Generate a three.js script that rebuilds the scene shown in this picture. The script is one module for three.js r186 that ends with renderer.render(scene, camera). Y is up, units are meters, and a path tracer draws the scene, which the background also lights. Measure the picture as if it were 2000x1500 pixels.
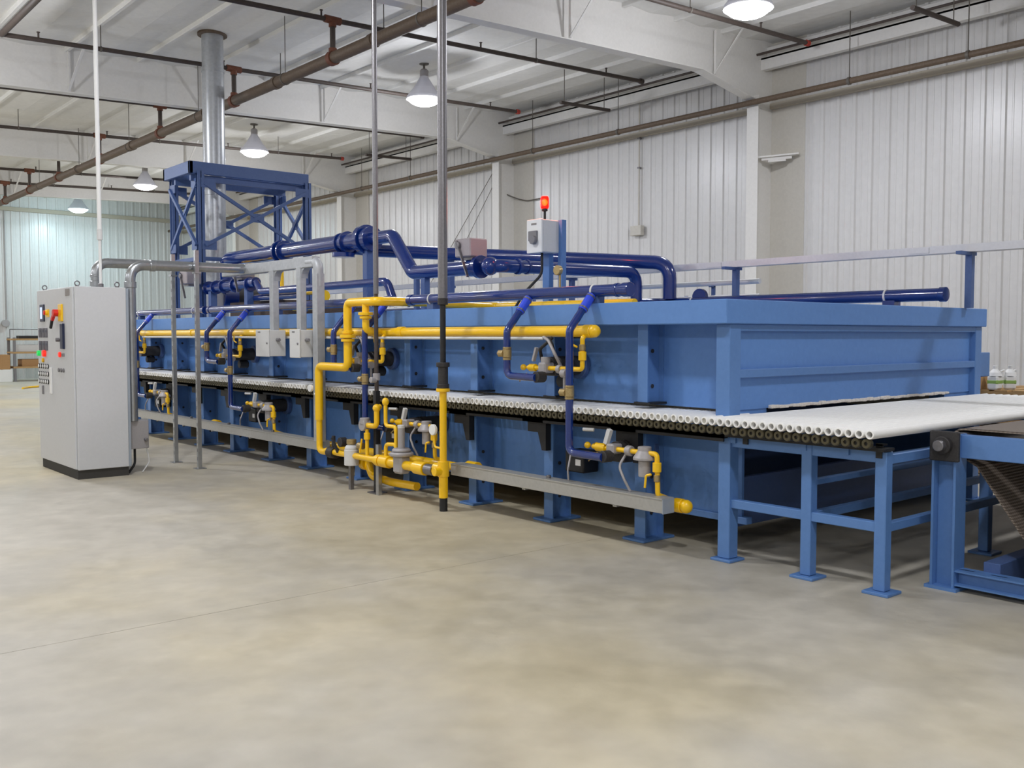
import * as THREE from 'three';
import { RectAreaLightUniformsLib } from 'three/addons/lights/RectAreaLightUniformsLib.js';
import { mergeGeometries } from 'three/addons/utils/BufferGeometryUtils.js';

// ---------------------------------------------------------------- camera, exposure, lamps
const scene = new THREE.Scene();
scene.background = new THREE.Color(0x000000);
const camera = new THREE.PerspectiveCamera(2 * Math.atan(750 / 1880) * 180 / Math.PI, 2000 / 1500, 0.05, 200);
camera.position.set(0, 1.57, 0);
{
  const yaw = Math.atan(1590 / 1880), pitch = Math.atan(95 / 1880);
  camera.lookAt(Math.sin(yaw) * Math.cos(pitch), 1.57 - Math.sin(pitch), -Math.cos(yaw) * Math.cos(pitch));
}
const renderer = new THREE.WebGLRenderer({ antialias: true });
renderer.toneMapping = THREE.LinearToneMapping;
renderer.toneMappingExposure = 1.12;
renderer.shadowMap.enabled = true;
RectAreaLightUniformsLib.init();
const LAMP_DOWN = 104, LAMP_SPILL = 8;   // the lens throws most light down, a little spills sideways and up
const LAMP_WHITE = 0xf5f7ff, LAMP_CYAN = 0xd2f4ff;
// x, z, colour, label: the row that hangs over the line, then the rows over the open floor
const LAMPS = [
  [11.0, -8.06, LAMP_WHITE, 'high bay lamp cut off by the top edge of the picture'],
  [10.5, -14.95, LAMP_WHITE, 'brightest high bay lamp, hanging just left of the thick steel pole'],
  [10.35, -21.8, LAMP_WHITE, 'high bay lamp hanging right above the blue exhaust tower'],
  [10.2, -28.75, LAMP_WHITE, 'high bay lamp hanging left of the blue exhaust tower'],
  [10.3, -35.6, LAMP_CYAN, 'farthest high bay lamp, cyan tinted, close to the back wall'],
];
const OPEN_LAMPS = [];
for (const z of [5.7, -1.2, -8.06, -14.95, -21.8, -28.75, -35.6]) OPEN_LAMPS.push([2.4, z]);
for (const z of [5.7, -1.2, -8.06, -14.95, -21.8, -28.75, -35.6]) OPEN_LAMPS.push([-5.8, z]);

OPEN_LAMPS.push([11.0, -1.2]);
// ---------------------------------------------------------------- helpers
let seed = 20240611;
const rnd = () => { seed = (seed * 1664525 + 1013904223) >>> 0; return seed / 4294967296; };
const V = (x, y, z) => new THREE.Vector3(x, y, z);
const taken = new Map();
function numbered(name) {
  const n = taken.get(name) ?? 0; taken.set(name, n + 1);
  return n ? `${name}_${String(n).padStart(3, '0')}` : name;
}
function metric(g) {             // box-projected uv in metres, flat arrays
  g = g.index ? g.toNonIndexed() : g;
  if (!g.attributes.normal) g.computeVertexNormals();
  for (const k of Object.keys(g.attributes)) if (!['position', 'normal', 'uv'].includes(k)) g.deleteAttribute(k);
  const p = g.attributes.position, n = g.attributes.normal, uv = new Float32Array(p.count * 2);
  for (let i = 0; i < p.count; i += 3) {
    let a = 0, b = 0, c = 0;
    for (let k = 0; k < 3; k++) { a += n.getX(i + k); b += n.getY(i + k); c += n.getZ(i + k); }
    a = Math.abs(a); b = Math.abs(b); c = Math.abs(c);
    for (let k = 0; k < 3; k++) {
      const x = p.getX(i + k), y = p.getY(i + k), z = p.getZ(i + k), j = (i + k) * 2;
      if (b >= a && b >= c) { uv[j] = x; uv[j + 1] = z; } else if (a >= c) { uv[j] = z; uv[j + 1] = y; } else { uv[j] = x; uv[j + 1] = y; }
    }
  }
  g.setAttribute('uv', new THREE.BufferAttribute(uv, 2));
  return g;
}
const join = (list) => { const l = list.flat(Infinity).map(metric); return l.length === 1 ? l[0] : mergeGeometries(l); };
function box(x0, x1, y0, y1, z0, z1, c = 0) {   // box between planes, edges chamfered by c
  if (!c) { const g = new THREE.BoxGeometry(x1 - x0, y1 - y0, z1 - z0); g.translate((x0 + x1) / 2, (y0 + y1) / 2, (z0 + z1) / 2); return g; }
  const X = [x0, x1], Y = [y0, y1], Z = [z0, z1], pos = [];
  const corner = (i, j, k) => {
    const sx = i ? -c : c, sy = j ? -c : c, sz = k ? -c : c;
    return { x: [X[i], Y[j] + sy, Z[k] + sz], y: [X[i] + sx, Y[j], Z[k] + sz], z: [X[i] + sx, Y[j] + sy, Z[k]] };
  };
  const C = (i, j, k) => corner(i, j, k), mid = [(x0 + x1) / 2, (y0 + y1) / 2, (z0 + z1) / 2];
  const tri = (a, b, d) => {
    const u = [b[0] - a[0], b[1] - a[1], b[2] - a[2]], v = [d[0] - a[0], d[1] - a[1], d[2] - a[2]];
    const n = [u[1] * v[2] - u[2] * v[1], u[2] * v[0] - u[0] * v[2], u[0] * v[1] - u[1] * v[0]];
    const o = [a[0] - mid[0], a[1] - mid[1], a[2] - mid[2]];
    if (n[0] * o[0] + n[1] * o[1] + n[2] * o[2] < 0) pos.push(...a, ...d, ...b); else pos.push(...a, ...b, ...d);
  };
  const quad = (a, b, d, e) => { tri(a, b, d); tri(a, d, e); };
  for (const i of [0, 1]) quad(C(i, 0, 0).x, C(i, 1, 0).x, C(i, 1, 1).x, C(i, 0, 1).x);
  for (const j of [0, 1]) quad(C(0, j, 0).y, C(1, j, 0).y, C(1, j, 1).y, C(0, j, 1).y);
  for (const k of [0, 1]) quad(C(0, 0, k).z, C(1, 0, k).z, C(1, 1, k).z, C(0, 1, k).z);
  for (const a of [0, 1]) for (const b of [0, 1]) {
    quad(C(0, a, b).y, C(1, a, b).y, C(1, a, b).z, C(0, a, b).z);
    quad(C(a, 0, b).x, C(a, 1, b).x, C(a, 1, b).z, C(a, 0, b).z);
    quad(C(a, b, 0).x, C(a, b, 1).x, C(a, b, 1).y, C(a, b, 0).y);
    for (const d of [0, 1]) tri(C(a, b, d).x, C(a, b, d).y, C(a, b, d).z);
  }
  const g = new THREE.BufferGeometry();
  g.setAttribute('position', new THREE.Float32BufferAttribute(pos, 3)); g.computeVertexNormals();
  return g;
}
function bar(a, b, w, h, roll = 0) {    // rectangular bar from a to b
  const A = V(...a), B = V(...b), L = A.distanceTo(B), g = new THREE.BoxGeometry(w, h, L);
  const d = B.clone().sub(A).normalize(), up = Math.abs(d.y) > 0.95 ? V(1, 0, 0) : V(0, 1, 0);
  const s = up.clone().cross(d).normalize(), t = d.clone().cross(s);
  if (roll) g.rotateZ(roll);
  g.applyMatrix4(new THREE.Matrix4().makeBasis(s, t, d)); g.translate((A.x + B.x) / 2, (A.y + B.y) / 2, (A.z + B.z) / 2);
  return g;
}
function sweep(list, r, bend = r * 2.2, seg = 14) {   // round pipe along a bent line; r may be [r0, r1]
  const P = list.map((p) => (p.isVector3 ? p : V(...p))), pts = [P[0].clone()];
  for (let i = 1; i < P.length - 1; i++) {
    const a = P[i - 1], b = P[i], c = P[i + 1], u = a.clone().sub(b), w = c.clone().sub(b), lu = u.length(), lw = w.length();
    u.normalize(); w.normalize();
    const ang = Math.acos(THREE.MathUtils.clamp(-u.dot(w), -1, 1));
    if (ang < 0.03) { pts.push(b.clone()); continue; }
    const t = Math.min(bend * Math.tan(ang / 2), lu * 0.48, lw * 0.48), s = b.clone().addScaledVector(u, t), e = b.clone().addScaledVector(w, t), n = ang > 0.5 ? 7 : 3;
    for (let k = 0; k <= n; k++) {
      const q = k / n, x = (1 - q) * (1 - q), y = 2 * q * (1 - q) * 0.94, z = q * q, sum = x + y + z;
      pts.push(s.clone().multiplyScalar(x / sum).addScaledVector(b, y / sum).addScaledVector(e, z / sum));
    }
  }
  pts.push(P[P.length - 1].clone());
  const n = pts.length, tan = pts.map((p, i) => pts[Math.min(i + 1, n - 1)].clone().sub(pts[Math.max(i - 1, 0)]).normalize());
  let N = Math.abs(tan[0].y) > 0.9 ? V(1, 0, 0) : V(0, 1, 0);
  const rings = [], nor = [], R = Array.isArray(r) ? r : [r, r];
  for (let i = 0; i < n; i++) {
    N = N.clone().addScaledVector(tan[i], -N.dot(tan[i])).normalize();
    const Bn = tan[i].clone().cross(N), rr = R[0] + (R[1] - R[0]) * i / (n - 1), ring = [], nn = [];
    for (let k = 0; k <= seg; k++) {
      const a = k / seg * Math.PI * 2, d = N.clone().multiplyScalar(Math.cos(a)).addScaledVector(Bn, Math.sin(a));
      nn.push(d); ring.push(pts[i].clone().addScaledVector(d, rr));
    }
    rings.push(ring); nor.push(nn);
  }
  const pos = [], nm = [], put = (p, q) => { pos.push(p.x, p.y, p.z); nm.push(q.x, q.y, q.z); };
  for (let i = 0; i < n - 1; i++) for (let k = 0; k < seg; k++) {
    const q = [[i, k], [i + 1, k], [i + 1, k + 1], [i, k + 1]];
    for (const j of [0, 2, 1, 0, 3, 2]) put(rings[q[j][0]][q[j][1]], nor[q[j][0]][q[j][1]]);
  }
  for (const [i, s] of [[0, -1], [n - 1, 1]]) {
    const d = tan[i].clone().multiplyScalar(s);
    for (let k = 0; k < seg; k++) { put(pts[i], d); if (s > 0) { put(rings[i][k], d); put(rings[i][k + 1], d); } else { put(rings[i][k + 1], d); put(rings[i][k], d); } }
  }
  const g = new THREE.BufferGeometry();
  g.setAttribute('position', new THREE.Float32BufferAttribute(pos, 3)); g.setAttribute('normal', new THREE.Float32BufferAttribute(nm, 3));
  return g;
}
const rod = (a, b, r, seg = 12) => sweep([a, b], r, r, seg);
function lathe(prof, seg = 24) {      // [r, y] profile about the y axis, creased
  const pos = [], g = new THREE.BufferGeometry(), nm = [];
  for (let i = 0; i < prof.length - 1; i++) {
    const [r0, y0] = prof[i], [r1, y1] = prof[i + 1], l = Math.hypot(r1 - r0, y1 - y0) || 1, nr = (y1 - y0) / l, ny = -(r1 - r0) / l;
    for (let k = 0; k < seg; k++) {
      const a = k / seg * 2 * Math.PI, b = (k + 1) / seg * 2 * Math.PI;
      const at = (r, y, t) => { pos.push(r * Math.cos(t), y, -r * Math.sin(t)); nm.push(nr * Math.cos(t), ny, -nr * Math.sin(t)); };
      if (r0 > 1e-6) { at(r0, y0, a); at(r0, y0, b); at(r1, y1, b); }
      if (r1 > 1e-6) { at(r0, y0, a); at(r1, y1, b); at(r1, y1, a); }
    }
  }
  g.setAttribute('position', new THREE.Float32BufferAttribute(pos, 3)); g.setAttribute('normal', new THREE.Float32BufferAttribute(nm, 3));
  return g;
}
const disc = (axis, x, y, z, r, t, seg = 20, c = 0.004) => {   // short chamfered cylinder along an axis, centred
  const g = lathe([[0, -t / 2], [r - c, -t / 2], [r, -t / 2 + c], [r, t / 2 - c], [r - c, t / 2], [0, t / 2]], seg);
  if (axis === 'x') g.rotateZ(-Math.PI / 2); if (axis === 'z') g.rotateX(Math.PI / 2);
  g.translate(x, y, z); return g;
};
const ball = (x, y, z, r, sy = 1) => { const g = new THREE.SphereGeometry(r, 16, 10); g.scale(1, sy, 1); g.translate(x, y, z); return g; };
function prism(poly, axis, a, b) {     // extrude a polygon along z (poly in x,y) or along x (poly in z,y)
  const s = new THREE.Shape(poly.map((p) => new THREE.Vector2(p[0], p[1])));
  const g = new THREE.ExtrudeGeometry(s, { depth: b - a, bevelEnabled: false });
  if (axis === 'z') g.translate(0, 0, a);
  else g.applyMatrix4(new THREE.Matrix4().set(0, 0, 1, a, 0, 1, 0, 0, 1, 0, 0, 0, 0, 0, 0, 1));
  if (axis !== 'z') { const q = g.index ? g.toNonIndexed() : g, p = q.attributes.position; for (let i = 0; i < p.count; i += 3) { const t = [p.getX(i + 1), p.getY(i + 1), p.getZ(i + 1)]; p.setXYZ(i + 1, p.getX(i + 2), p.getY(i + 2), p.getZ(i + 2)); p.setXYZ(i + 2, ...t); } q.deleteAttribute('normal'); q.computeVertexNormals(); return q; }
  return g;
}
// things, parts, structure
function thing(name, label, category, at = [0, 0, 0], group) {
  const o = new THREE.Group(); o.name = numbered(name); o.position.set(...at); scene.add(o);
  o.userData = { label, category }; if (group) o.userData.group = group;
  return o;
}
function part(parent, name, geos, m, label) {         // geometry given in world coordinates of the first placement
  const g = join([geos]); let root = parent; while (root.parent && root.parent !== scene) root = root.parent;
  g.translate(-root.position.x, -root.position.y, -root.position.z);
  const o = new THREE.Mesh(g, m); o.name = name; if (label) o.userData.label = label;
  parent.add(o); return o;
}
const parts = (parent, name, list, m, label) => list.map((g) => part(parent, name, g, m, label));
function solo(name, label, category, geos, m, group, at) {   // a thing that is one mesh
  const g = join([geos]); g.computeBoundingBox();
  const c = g.boundingBox.getCenter(V(0, 0, 0)); c.y = g.boundingBox.min.y; if (at) c.set(...at);
  g.translate(-c.x, -c.y, -c.z);
  const o = new THREE.Mesh(g, m); o.name = numbered(name); o.position.copy(c); scene.add(o);
  o.userData = { label, category }; if (group) o.userData.group = group;
  return o;
}
function struct(name, geos, m, label, category) {
  const o = new THREE.Mesh(join([geos]), m); o.name = numbered(name); scene.add(o);
  o.userData = { kind: 'structure', label, category }; return o;
}
function copy(src, at, label, turn = 0) {
  const base = src.name.replace(/_\d{3}$/, ''), c = src.clone(); c.name = numbered(base); c.position.set(...at); c.rotation.y = turn;
  c.userData = { ...src.userData, label }; scene.add(c); return c;
}

// ---------------------------------------------------------------- textures
function noiseTable(n, s) { let q = s >>> 0; const t = new Float32Array(n * n); for (let i = 0; i < t.length; i++) { q = (q * 1664525 + 1013904223) >>> 0; t[i] = q / 4294967296; } return t; }
function tileNoise(size, cells, s) {     // tiling value noise, smooth
  const t = noiseTable(cells, s), out = new Float32Array(size * size);
  for (let y = 0; y < size; y++) {
    const fy = y / size * cells, iy = Math.floor(fy), v = fy - iy, sv = v * v * (3 - 2 * v);
    for (let x = 0; x < size; x++) {
      const fx = x / size * cells, ix = Math.floor(fx), u = fx - ix, su = u * u * (3 - 2 * u);
      const a = t[(iy % cells) * cells + ix % cells], b = t[(iy % cells) * cells + (ix + 1) % cells], c = t[((iy + 1) % cells) * cells + ix % cells], d = t[((iy + 1) % cells) * cells + (ix + 1) % cells];
      out[y * size + x] = a + (b - a) * su + (c - a) * sv + (a - b - c + d) * su * sv;
    }
  }
  return out;
}
function fractal(size, start, octaves, s, gain = 0.55) {
  const out = new Float32Array(size * size); let amp = 1, sum = 0;
  for (let o = 0; o < octaves; o++) { const n = tileNoise(size, start << o, s + o * 77); for (let i = 0; i < out.length; i++) out[i] += n[i] * amp; sum += amp; amp *= gain; }
  for (let i = 0; i < out.length; i++) out[i] /= sum;
  return out;
}
function texture(size, fn, metres, srgb = true) {
  const d = new Uint8Array(size * size * 4);
  for (let i = 0; i < size * size; i++) { const c = fn(i, i % size, Math.floor(i / size)); d[i * 4] = c[0]; d[i * 4 + 1] = c[1]; d[i * 4 + 2] = c[2]; d[i * 4 + 3] = 255; }
  const t = new THREE.DataTexture(d, size, size); t.wrapS = t.wrapT = THREE.RepeatWrapping; t.magFilter = THREE.LinearFilter; t.minFilter = THREE.LinearMipmapLinearFilter; t.generateMipmaps = true;
  if (srgb) t.colorSpace = THREE.SRGBColorSpace; t.repeat.set(1 / metres, 1 / metres); t.needsUpdate = true; return t;
}
const clamp8 = (v) => Math.max(0, Math.min(255, v));
// polished concrete: tan and grey trowel patches, fine speckle, a few dark scuffs
const fA = fractal(1024, 3, 6, 11), fB = fractal(1024, 5, 5, 907), fC = fractal(1024, 64, 3, 55), fD = fractal(1024, 12, 5, 3100, 0.7);
const concrete = texture(1024, (i) => {
  const warm = THREE.MathUtils.smoothstep(fA[i], 0.35, 0.65), light = (fB[i] - 0.5) * 22 + (fC[i] - 0.5) * 22 + (fD[i] - 0.5) * 28, scuff = THREE.MathUtils.smoothstep(fD[i], 0.62, 0.75) * 9;
  return [clamp8(184 + warm * 8 + light - scuff), clamp8(178 + warm * 3 + light - scuff), clamp8(164 - warm * 11 + light - scuff)];
}, 9);
const concreteRough = texture(512, (i, x, y) => { const j = (y * 2) * 1024 + x * 2, v = clamp8(136 + (fB[j] - 0.5) * 60 + (fC[j] - 0.5) * 40); return [v, v, v]; }, 9, false);
const fine = fractal(256, 24, 3, 401);
const mottle = (r, g, b, amp, metres) => texture(256, (i) => { const v = (fine[i] - 0.5) * amp; return [clamp8(r + v), clamp8(g + v), clamp8(b + v)]; }, metres);
const grit = texture(256, (i) => { const v = clamp8(fine[i] * 255); return [v, v, v]; }, 0.5, false);
const sheetWave = fractal(256, 4, 4, 977);
const drape = texture(256, (i) => { const v = clamp8(sheetWave[i] * 255); return [v, v, v]; }, 3.5, false);
const weave = texture(256, (i, x, y) => { const v = clamp8(120 + 90 * Math.sin(y / 256 * Math.PI * 40) * (0.6 + 0.4 * Math.sin(x / 256 * Math.PI * 24 + (Math.floor(y / 6.4) % 2) * Math.PI))); return [v, v, v]; }, 0.32, false);
const weaveColor = texture(256, (i, x, y) => { const s = Math.sin(y / 256 * Math.PI * 40) * (0.6 + 0.4 * Math.sin(x / 256 * Math.PI * 24 + (Math.floor(y / 6.4) % 2) * Math.PI)), v = s * 34; return [clamp8(118 + v), clamp8(106 + v), clamp8(94 + v)]; }, 0.32);
const grain = fractal(256, 3, 5, 1201);
const woodTex = texture(256, (i, x, y) => { const v = (grain[(y * 256) + ((x >> 3) % 256)] - 0.5) * 60 + (fine[i] - 0.5) * 20; return [clamp8(186 + v), clamp8(150 + v), clamp8(102 + v)]; }, 0.9);
const spangle = fractal(256, 20, 2, 71);
const zinc = texture(256, (i) => { const v = (spangle[i] - 0.5) * 16; return [clamp8(178 + v), clamp8(181 + v), clamp8(184 + v)]; }, 0.6);

// ---------------------------------------------------------------- materials
const std = (o) => new THREE.MeshStandardMaterial(o), phys = (o) => new THREE.MeshPhysicalMaterial(o);
const M = {
  floor: std({ map: concrete, roughnessMap: concreteRough, roughness: 1, bumpMap: grit, bumpScale: 0.0006 }),
  joint: std({ color: 0x6d675c, roughness: 0.95 }),
  wall: phys({ map: mottle(208, 207, 205, 7, 1.7), roughness: 0.36, clearcoat: 0.3, clearcoatRoughness: 0.3 }),
  flat: std({ map: mottle(198, 194, 184, 9, 0.9), roughness: 0.75 }),
  steelWhite: std({ map: mottle(222, 220, 215, 8, 0.8), roughness: 0.6 }),
  ceiling: std({ map: mottle(222, 221, 216, 8, 1.3), roughness: 0.62, bumpMap: drape, bumpScale: 0.05 }),
  girt: std({ color: 0xb0a898, roughness: 0.7 }),
  brownPipe: std({ map: mottle(98, 82, 66, 22, 0.5), roughness: 0.6 }),
  darkPipe: std({ map: mottle(70, 60, 54, 16, 0.5), roughness: 0.6 }),
  coupling: std({ map: mottle(112, 66, 46, 24, 0.2), roughness: 0.65 }),
  redCap: std({ color: 0xa03426, roughness: 0.6 }),
  hanger: std({ color: 0x6b665f, roughness: 0.6, metalness: 0.4 }),
  blue: phys({ map: mottle(94, 138, 200, 7, 0.7), roughness: 0.48, bumpMap: grit, bumpScale: 0.0004 }),
  blueFrame: phys({ map: mottle(90, 130, 186, 7, 0.5), roughness: 0.42 }),
  tower: phys({ map: mottle(74, 98, 146, 8, 0.5), roughness: 0.5 }),
  navy: phys({ map: mottle(14, 46, 118, 5, 0.5), roughness: 0.2, clearcoat: 0.8, clearcoatRoughness: 0.08 }),
  sleeve: phys({ color: 0x2f4fe0, roughness: 0.35, clearcoat: 0.3 }),
  yellow: phys({ map: mottle(252, 200, 4, 6, 0.4), roughness: 0.36, clearcoat: 0.4, clearcoatRoughness: 0.2 }),
  black: std({ color: 0x1c1c1e, roughness: 0.6 }),
  iron: std({ map: mottle(58, 56, 56, 18, 0.2), roughness: 0.6, metalness: 0.3 }),
  board: std({ map: mottle(206, 196, 180, 18, 0.4), roughness: 0.95 }),
  steel: std({ map: mottle(132, 130, 132, 14, 0.3), roughness: 0.38, metalness: 0.75 }),
  galv: std({ map: zinc, roughness: 0.28, metalness: 0.85 }),
  flue: std({ map: zinc, roughness: 0.34, metalness: 0.5 }),
  duct: std({ map: zinc, roughness: 0.5, metalness: 0.3 }),
  tray: std({ map: mottle(176, 175, 170, 12, 0.5), roughness: 0.45, metalness: 0.35 }),
  trayBright: std({ map: mottle(214, 214, 216, 10, 0.5), roughness: 0.4, metalness: 0.3 }),
  ceramic: std({ map: mottle(248, 247, 243, 8, 0.3), roughness: 0.7 }),
  rollerCap: std({ color: 0xb9b6ac, roughness: 0.6 }),
  wheel: std({ map: mottle(84, 78, 58, 30, 0.1), roughness: 0.5, metalness: 0.4 }),
  cabinet: std({ map: mottle(206, 207, 208, 5, 0.5), roughness: 0.5 }),
  cabinetEdge: std({ color: 0x9aa3ad, roughness: 0.5 }),
  plinth: std({ color: 0x3c3a36, roughness: 0.8 }),
  grey: std({ map: mottle(168, 164, 164, 10, 0.2), roughness: 0.5, metalness: 0.2 }),
  lightGrey: std({ map: mottle(214, 214, 212, 6, 0.3), roughness: 0.5 }),
  midGrey: std({ color: 0x7d7b7d, roughness: 0.6 }),
  brass: std({ map: mottle(176, 154, 108, 36, 0.1), roughness: 0.4, metalness: 0.6 }),
  white: std({ color: 0xe9e9e6, roughness: 0.5 }),
  fibre: std({ map: mottle(222, 214, 204, 40, 0.15), roughness: 0.95 }),
  mesh: std({ map: weaveColor, bumpMap: weave, bumpScale: 0.006, roughness: 0.55, metalness: 0.35 }),
  wood: std({ map: woodTex, roughness: 0.8 }),
  card: std({ map: mottle(176, 136, 92, 14, 0.3), roughness: 0.85 }),
  red: phys({ color: 0xd8261c, roughness: 0.4 }),
  redGlow: phys({ color: 0xe03020, roughness: 0.4, emissive: 0xff2a14, emissiveIntensity: 0.5 }),
  greenGlow: phys({ color: 0x20b050, roughness: 0.4, emissive: 0x20ff70, emissiveIntensity: 0.35 }),
  screenNavy: std({ color: 0x1c2440, roughness: 0.4 }),
  screen: std({ color: 0xc8d8f0, roughness: 0.3, emissive: 0xc8dcff, emissiveIntensity: 0.5 }),
  meter: std({ color: 0x55525a, roughness: 0.5 }),
  label: std({ color: 0x8b8580, roughness: 0.6 }),
  green: std({ color: 0x8fb25c, roughness: 0.6 }),
  glow: std({ color: 0xffffff, emissive: 0xffffff, emissiveIntensity: 6 }),
  glowCyan: std({ color: 0xf4ffff, emissive: 0xe4ffff, emissiveIntensity: 6 }),
  shade: phys({ color: 0xb4b4ba, roughness: 0.5, transmission: 0.1, thickness: 0, side: THREE.DoubleSide }),
  beacon: phys({ color: 0xff3208, roughness: 0.12, transmission: 0.75, thickness: 0, emissive: 0xff2a06, emissiveIntensity: 0.75 }),
  beaconCore: phys({ color: 0xffd060, emissive: 0xffd870, emissiveIntensity: 14 }),
};

// ---------------------------------------------------------------- the hall
const XR = 15, XL = -12, ZB = -38, ZF = 10;
const roofY = (x) => 6.52 + 0.036 * (x - 6.6);
const FRAMES = [3.97, -3.23, -10.43, -17.63, -24.83, -32.03];
{ // floor: slabs with saw-cut joints
  const f = struct('floor', box(XL - 0.3, XR + 0.3, -0.3, -0.012, ZB - 0.3, ZF + 0.3), M.joint, 'tan grey polished concrete floor of the hall', 'floor');
  const zs = [ZB - 0.3, -34, -26.8, -19.6, -12.4, -5.2, 2, ZF + 0.3], xs = [XL - 0.3, -2.6, XR + 0.3];
  for (let i = 0; i < zs.length - 1; i++) for (let j = 0; j < xs.length - 1; j++) {
    const o = new THREE.Mesh(metric(box(xs[j] + 0.0025, xs[j + 1] - 0.0025, -0.012, 0, zs[i] + 0.0025, zs[i + 1] - 0.0025)), M.floor); o.name = 'slab'; f.add(o);
  }
}
{ // roof: insulation sheet sagging between purlins
  const PX = []; for (let x = 7.4 - 1.22 * 16; x < XR; x += 1.22) PX.push(x);
  const low = [], xs = [XL - 0.3];
  for (const p of PX) { xs.push(p - 0.61, p - 0.4, p - 0.2, p, p + 0.2, p + 0.4); }
  xs.push(XR + 0.3);
  const poly = [];
  for (const x of xs.filter((v, i, a) => v >= XL - 0.3 && v <= XR + 0.3 && (i === 0 || v > a[i - 1]))) {
    const d = Math.min(...PX.map((p) => Math.abs(p - x))) / 0.61; poly.push([x, roofY(x) - 0.045 * Math.min(1, d) * Math.min(1, d) * (2 - Math.min(1, d))]);
  }
  poly.push([XR + 0.3, roofY(XR) + 0.35], [XL - 0.3, roofY(XL) + 0.35]);
  const c = struct('ceiling', prism(poly, 'z', ZB - 0.3, ZF + 0.3), M.ceiling, 'white insulated metal roof with faint purlin lines', 'ceiling');
  for (const x of PX) if (x > -11.8 && x < 14.6) { const o = new THREE.Mesh(metric(box(x - 0.035, x + 0.035, roofY(x) - 0.075, roofY(x) + 0.05, ZB, ZF, 0.01)), M.ceiling); o.name = 'purlin'; c.add(o); }
}
function ribPanel(width, height) {      // liner sheet in x,y with trapezoid ribs towards +z
  const prof = [], n = 3, w = width / n;
  for (let i = 0; i < n; i++) { const a = i * w; prof.push([a, 0], [a + 0.02, 0.026], [a + 0.075, 0.026], [a + 0.095, 0], [a + 0.165, 0], [a + 0.172, 0.006], [a + 0.19, 0.006], [a + 0.197, 0]); }
  prof.push([width, 0]);
  const poly = [...prof, [width, -0.02], [0, -0.02]];
  const s = new THREE.Shape(poly.map((p) => new THREE.Vector2(p[0], p[1])));
  const g = new THREE.ExtrudeGeometry(s, { depth: height, bevelEnabled: false });
  g.rotateX(-Math.PI / 2);              // profile depth now runs along -z, height along y
  g.scale(1, 1, -1);
  const q = g.index ? g.toNonIndexed() : g, p = q.attributes.position;
  for (let i = 0; i < p.count; i += 3) { const t = [p.getX(i + 1), p.getY(i + 1), p.getZ(i + 1)]; p.setXYZ(i + 1, p.getX(i + 2), p.getY(i + 2), p.getZ(i + 2)); p.setXYZ(i + 2, ...t); }
  q.deleteAttribute('normal'); q.computeVertexNormals(); return metric(q);
}
{
  const tall = roofY(XR) + 0.1, W = 0.912;
  const right = struct('wall_right', box(XR, XR + 0.3, 0, tall + 0.2, ZB - 0.3, ZF + 0.3), M.wall, 'long white ribbed metal wall behind the kiln', 'wall');
  const back = struct('wall_back', box(XL - 0.3, XR + 0.3, 0, tall + 0.2, ZB - 0.3, ZB), M.wall, 'far white ribbed metal wall at the end of the hall', 'wall');
  struct('wall_left', box(XL - 0.3, XL, 0, tall, ZB - 0.3, ZF + 0.3), M.wall, 'plain white metal wall across the open floor', 'wall');
  struct('wall_front', box(XL - 0.3, XR + 0.3, 0, tall, ZF, ZF + 0.3), M.wall, 'plain white metal wall at the near end of the hall', 'wall');
  const g = ribPanel(W, tall);
  for (let z = ZF - W; z > ZB - 0.2; z -= W) { const o = new THREE.Mesh(g, M.wall); o.name = 'wall_panel'; o.rotation.y = -Math.PI / 2; o.position.set(XR - 0.001, 0, z); right.add(o); }
  for (let x = 3.2; x < XR - 0.2; x += W) { const o = new THREE.Mesh(g, M.wall); o.name = 'wall_panel'; o.position.set(x, 0, ZB + 0.001); back.add(o); }
  // girt band, eave channel
  struct('trim_1', box(14.9, 15, 5.64, 5.74, ZB, ZF, 0.006), M.girt, 'beige girt band running along the top of the ribbed wall', 'girt');
  struct('trim_2', [box(14.62, 14.8, 6.46, 6.49, ZB, ZF), box(14.62, 14.64, 6.3, 6.49, ZB, ZF), box(14.62, 14.74, 6.28, 6.3, ZB, ZF), box(14.8, 14.97, 6.55, 6.72, ZB, ZF, 0.01)], M.steelWhite, 'white eave channel under the roof edge', 'eave beam');
  struct('trim_3', box(2.5, XR, 6.0, 6.14, ZB, ZB + 0.12, 0.006), M.girt, 'beige girt band along the top of the far wall', 'girt');
  struct('trim_4', rod([14.5, 6.53, ZB + 0.2], [14.5, 6.53, ZF], 0.022), M.darkPipe, 'thin dark pipe along the roof edge', 'pipe');
}
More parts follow.
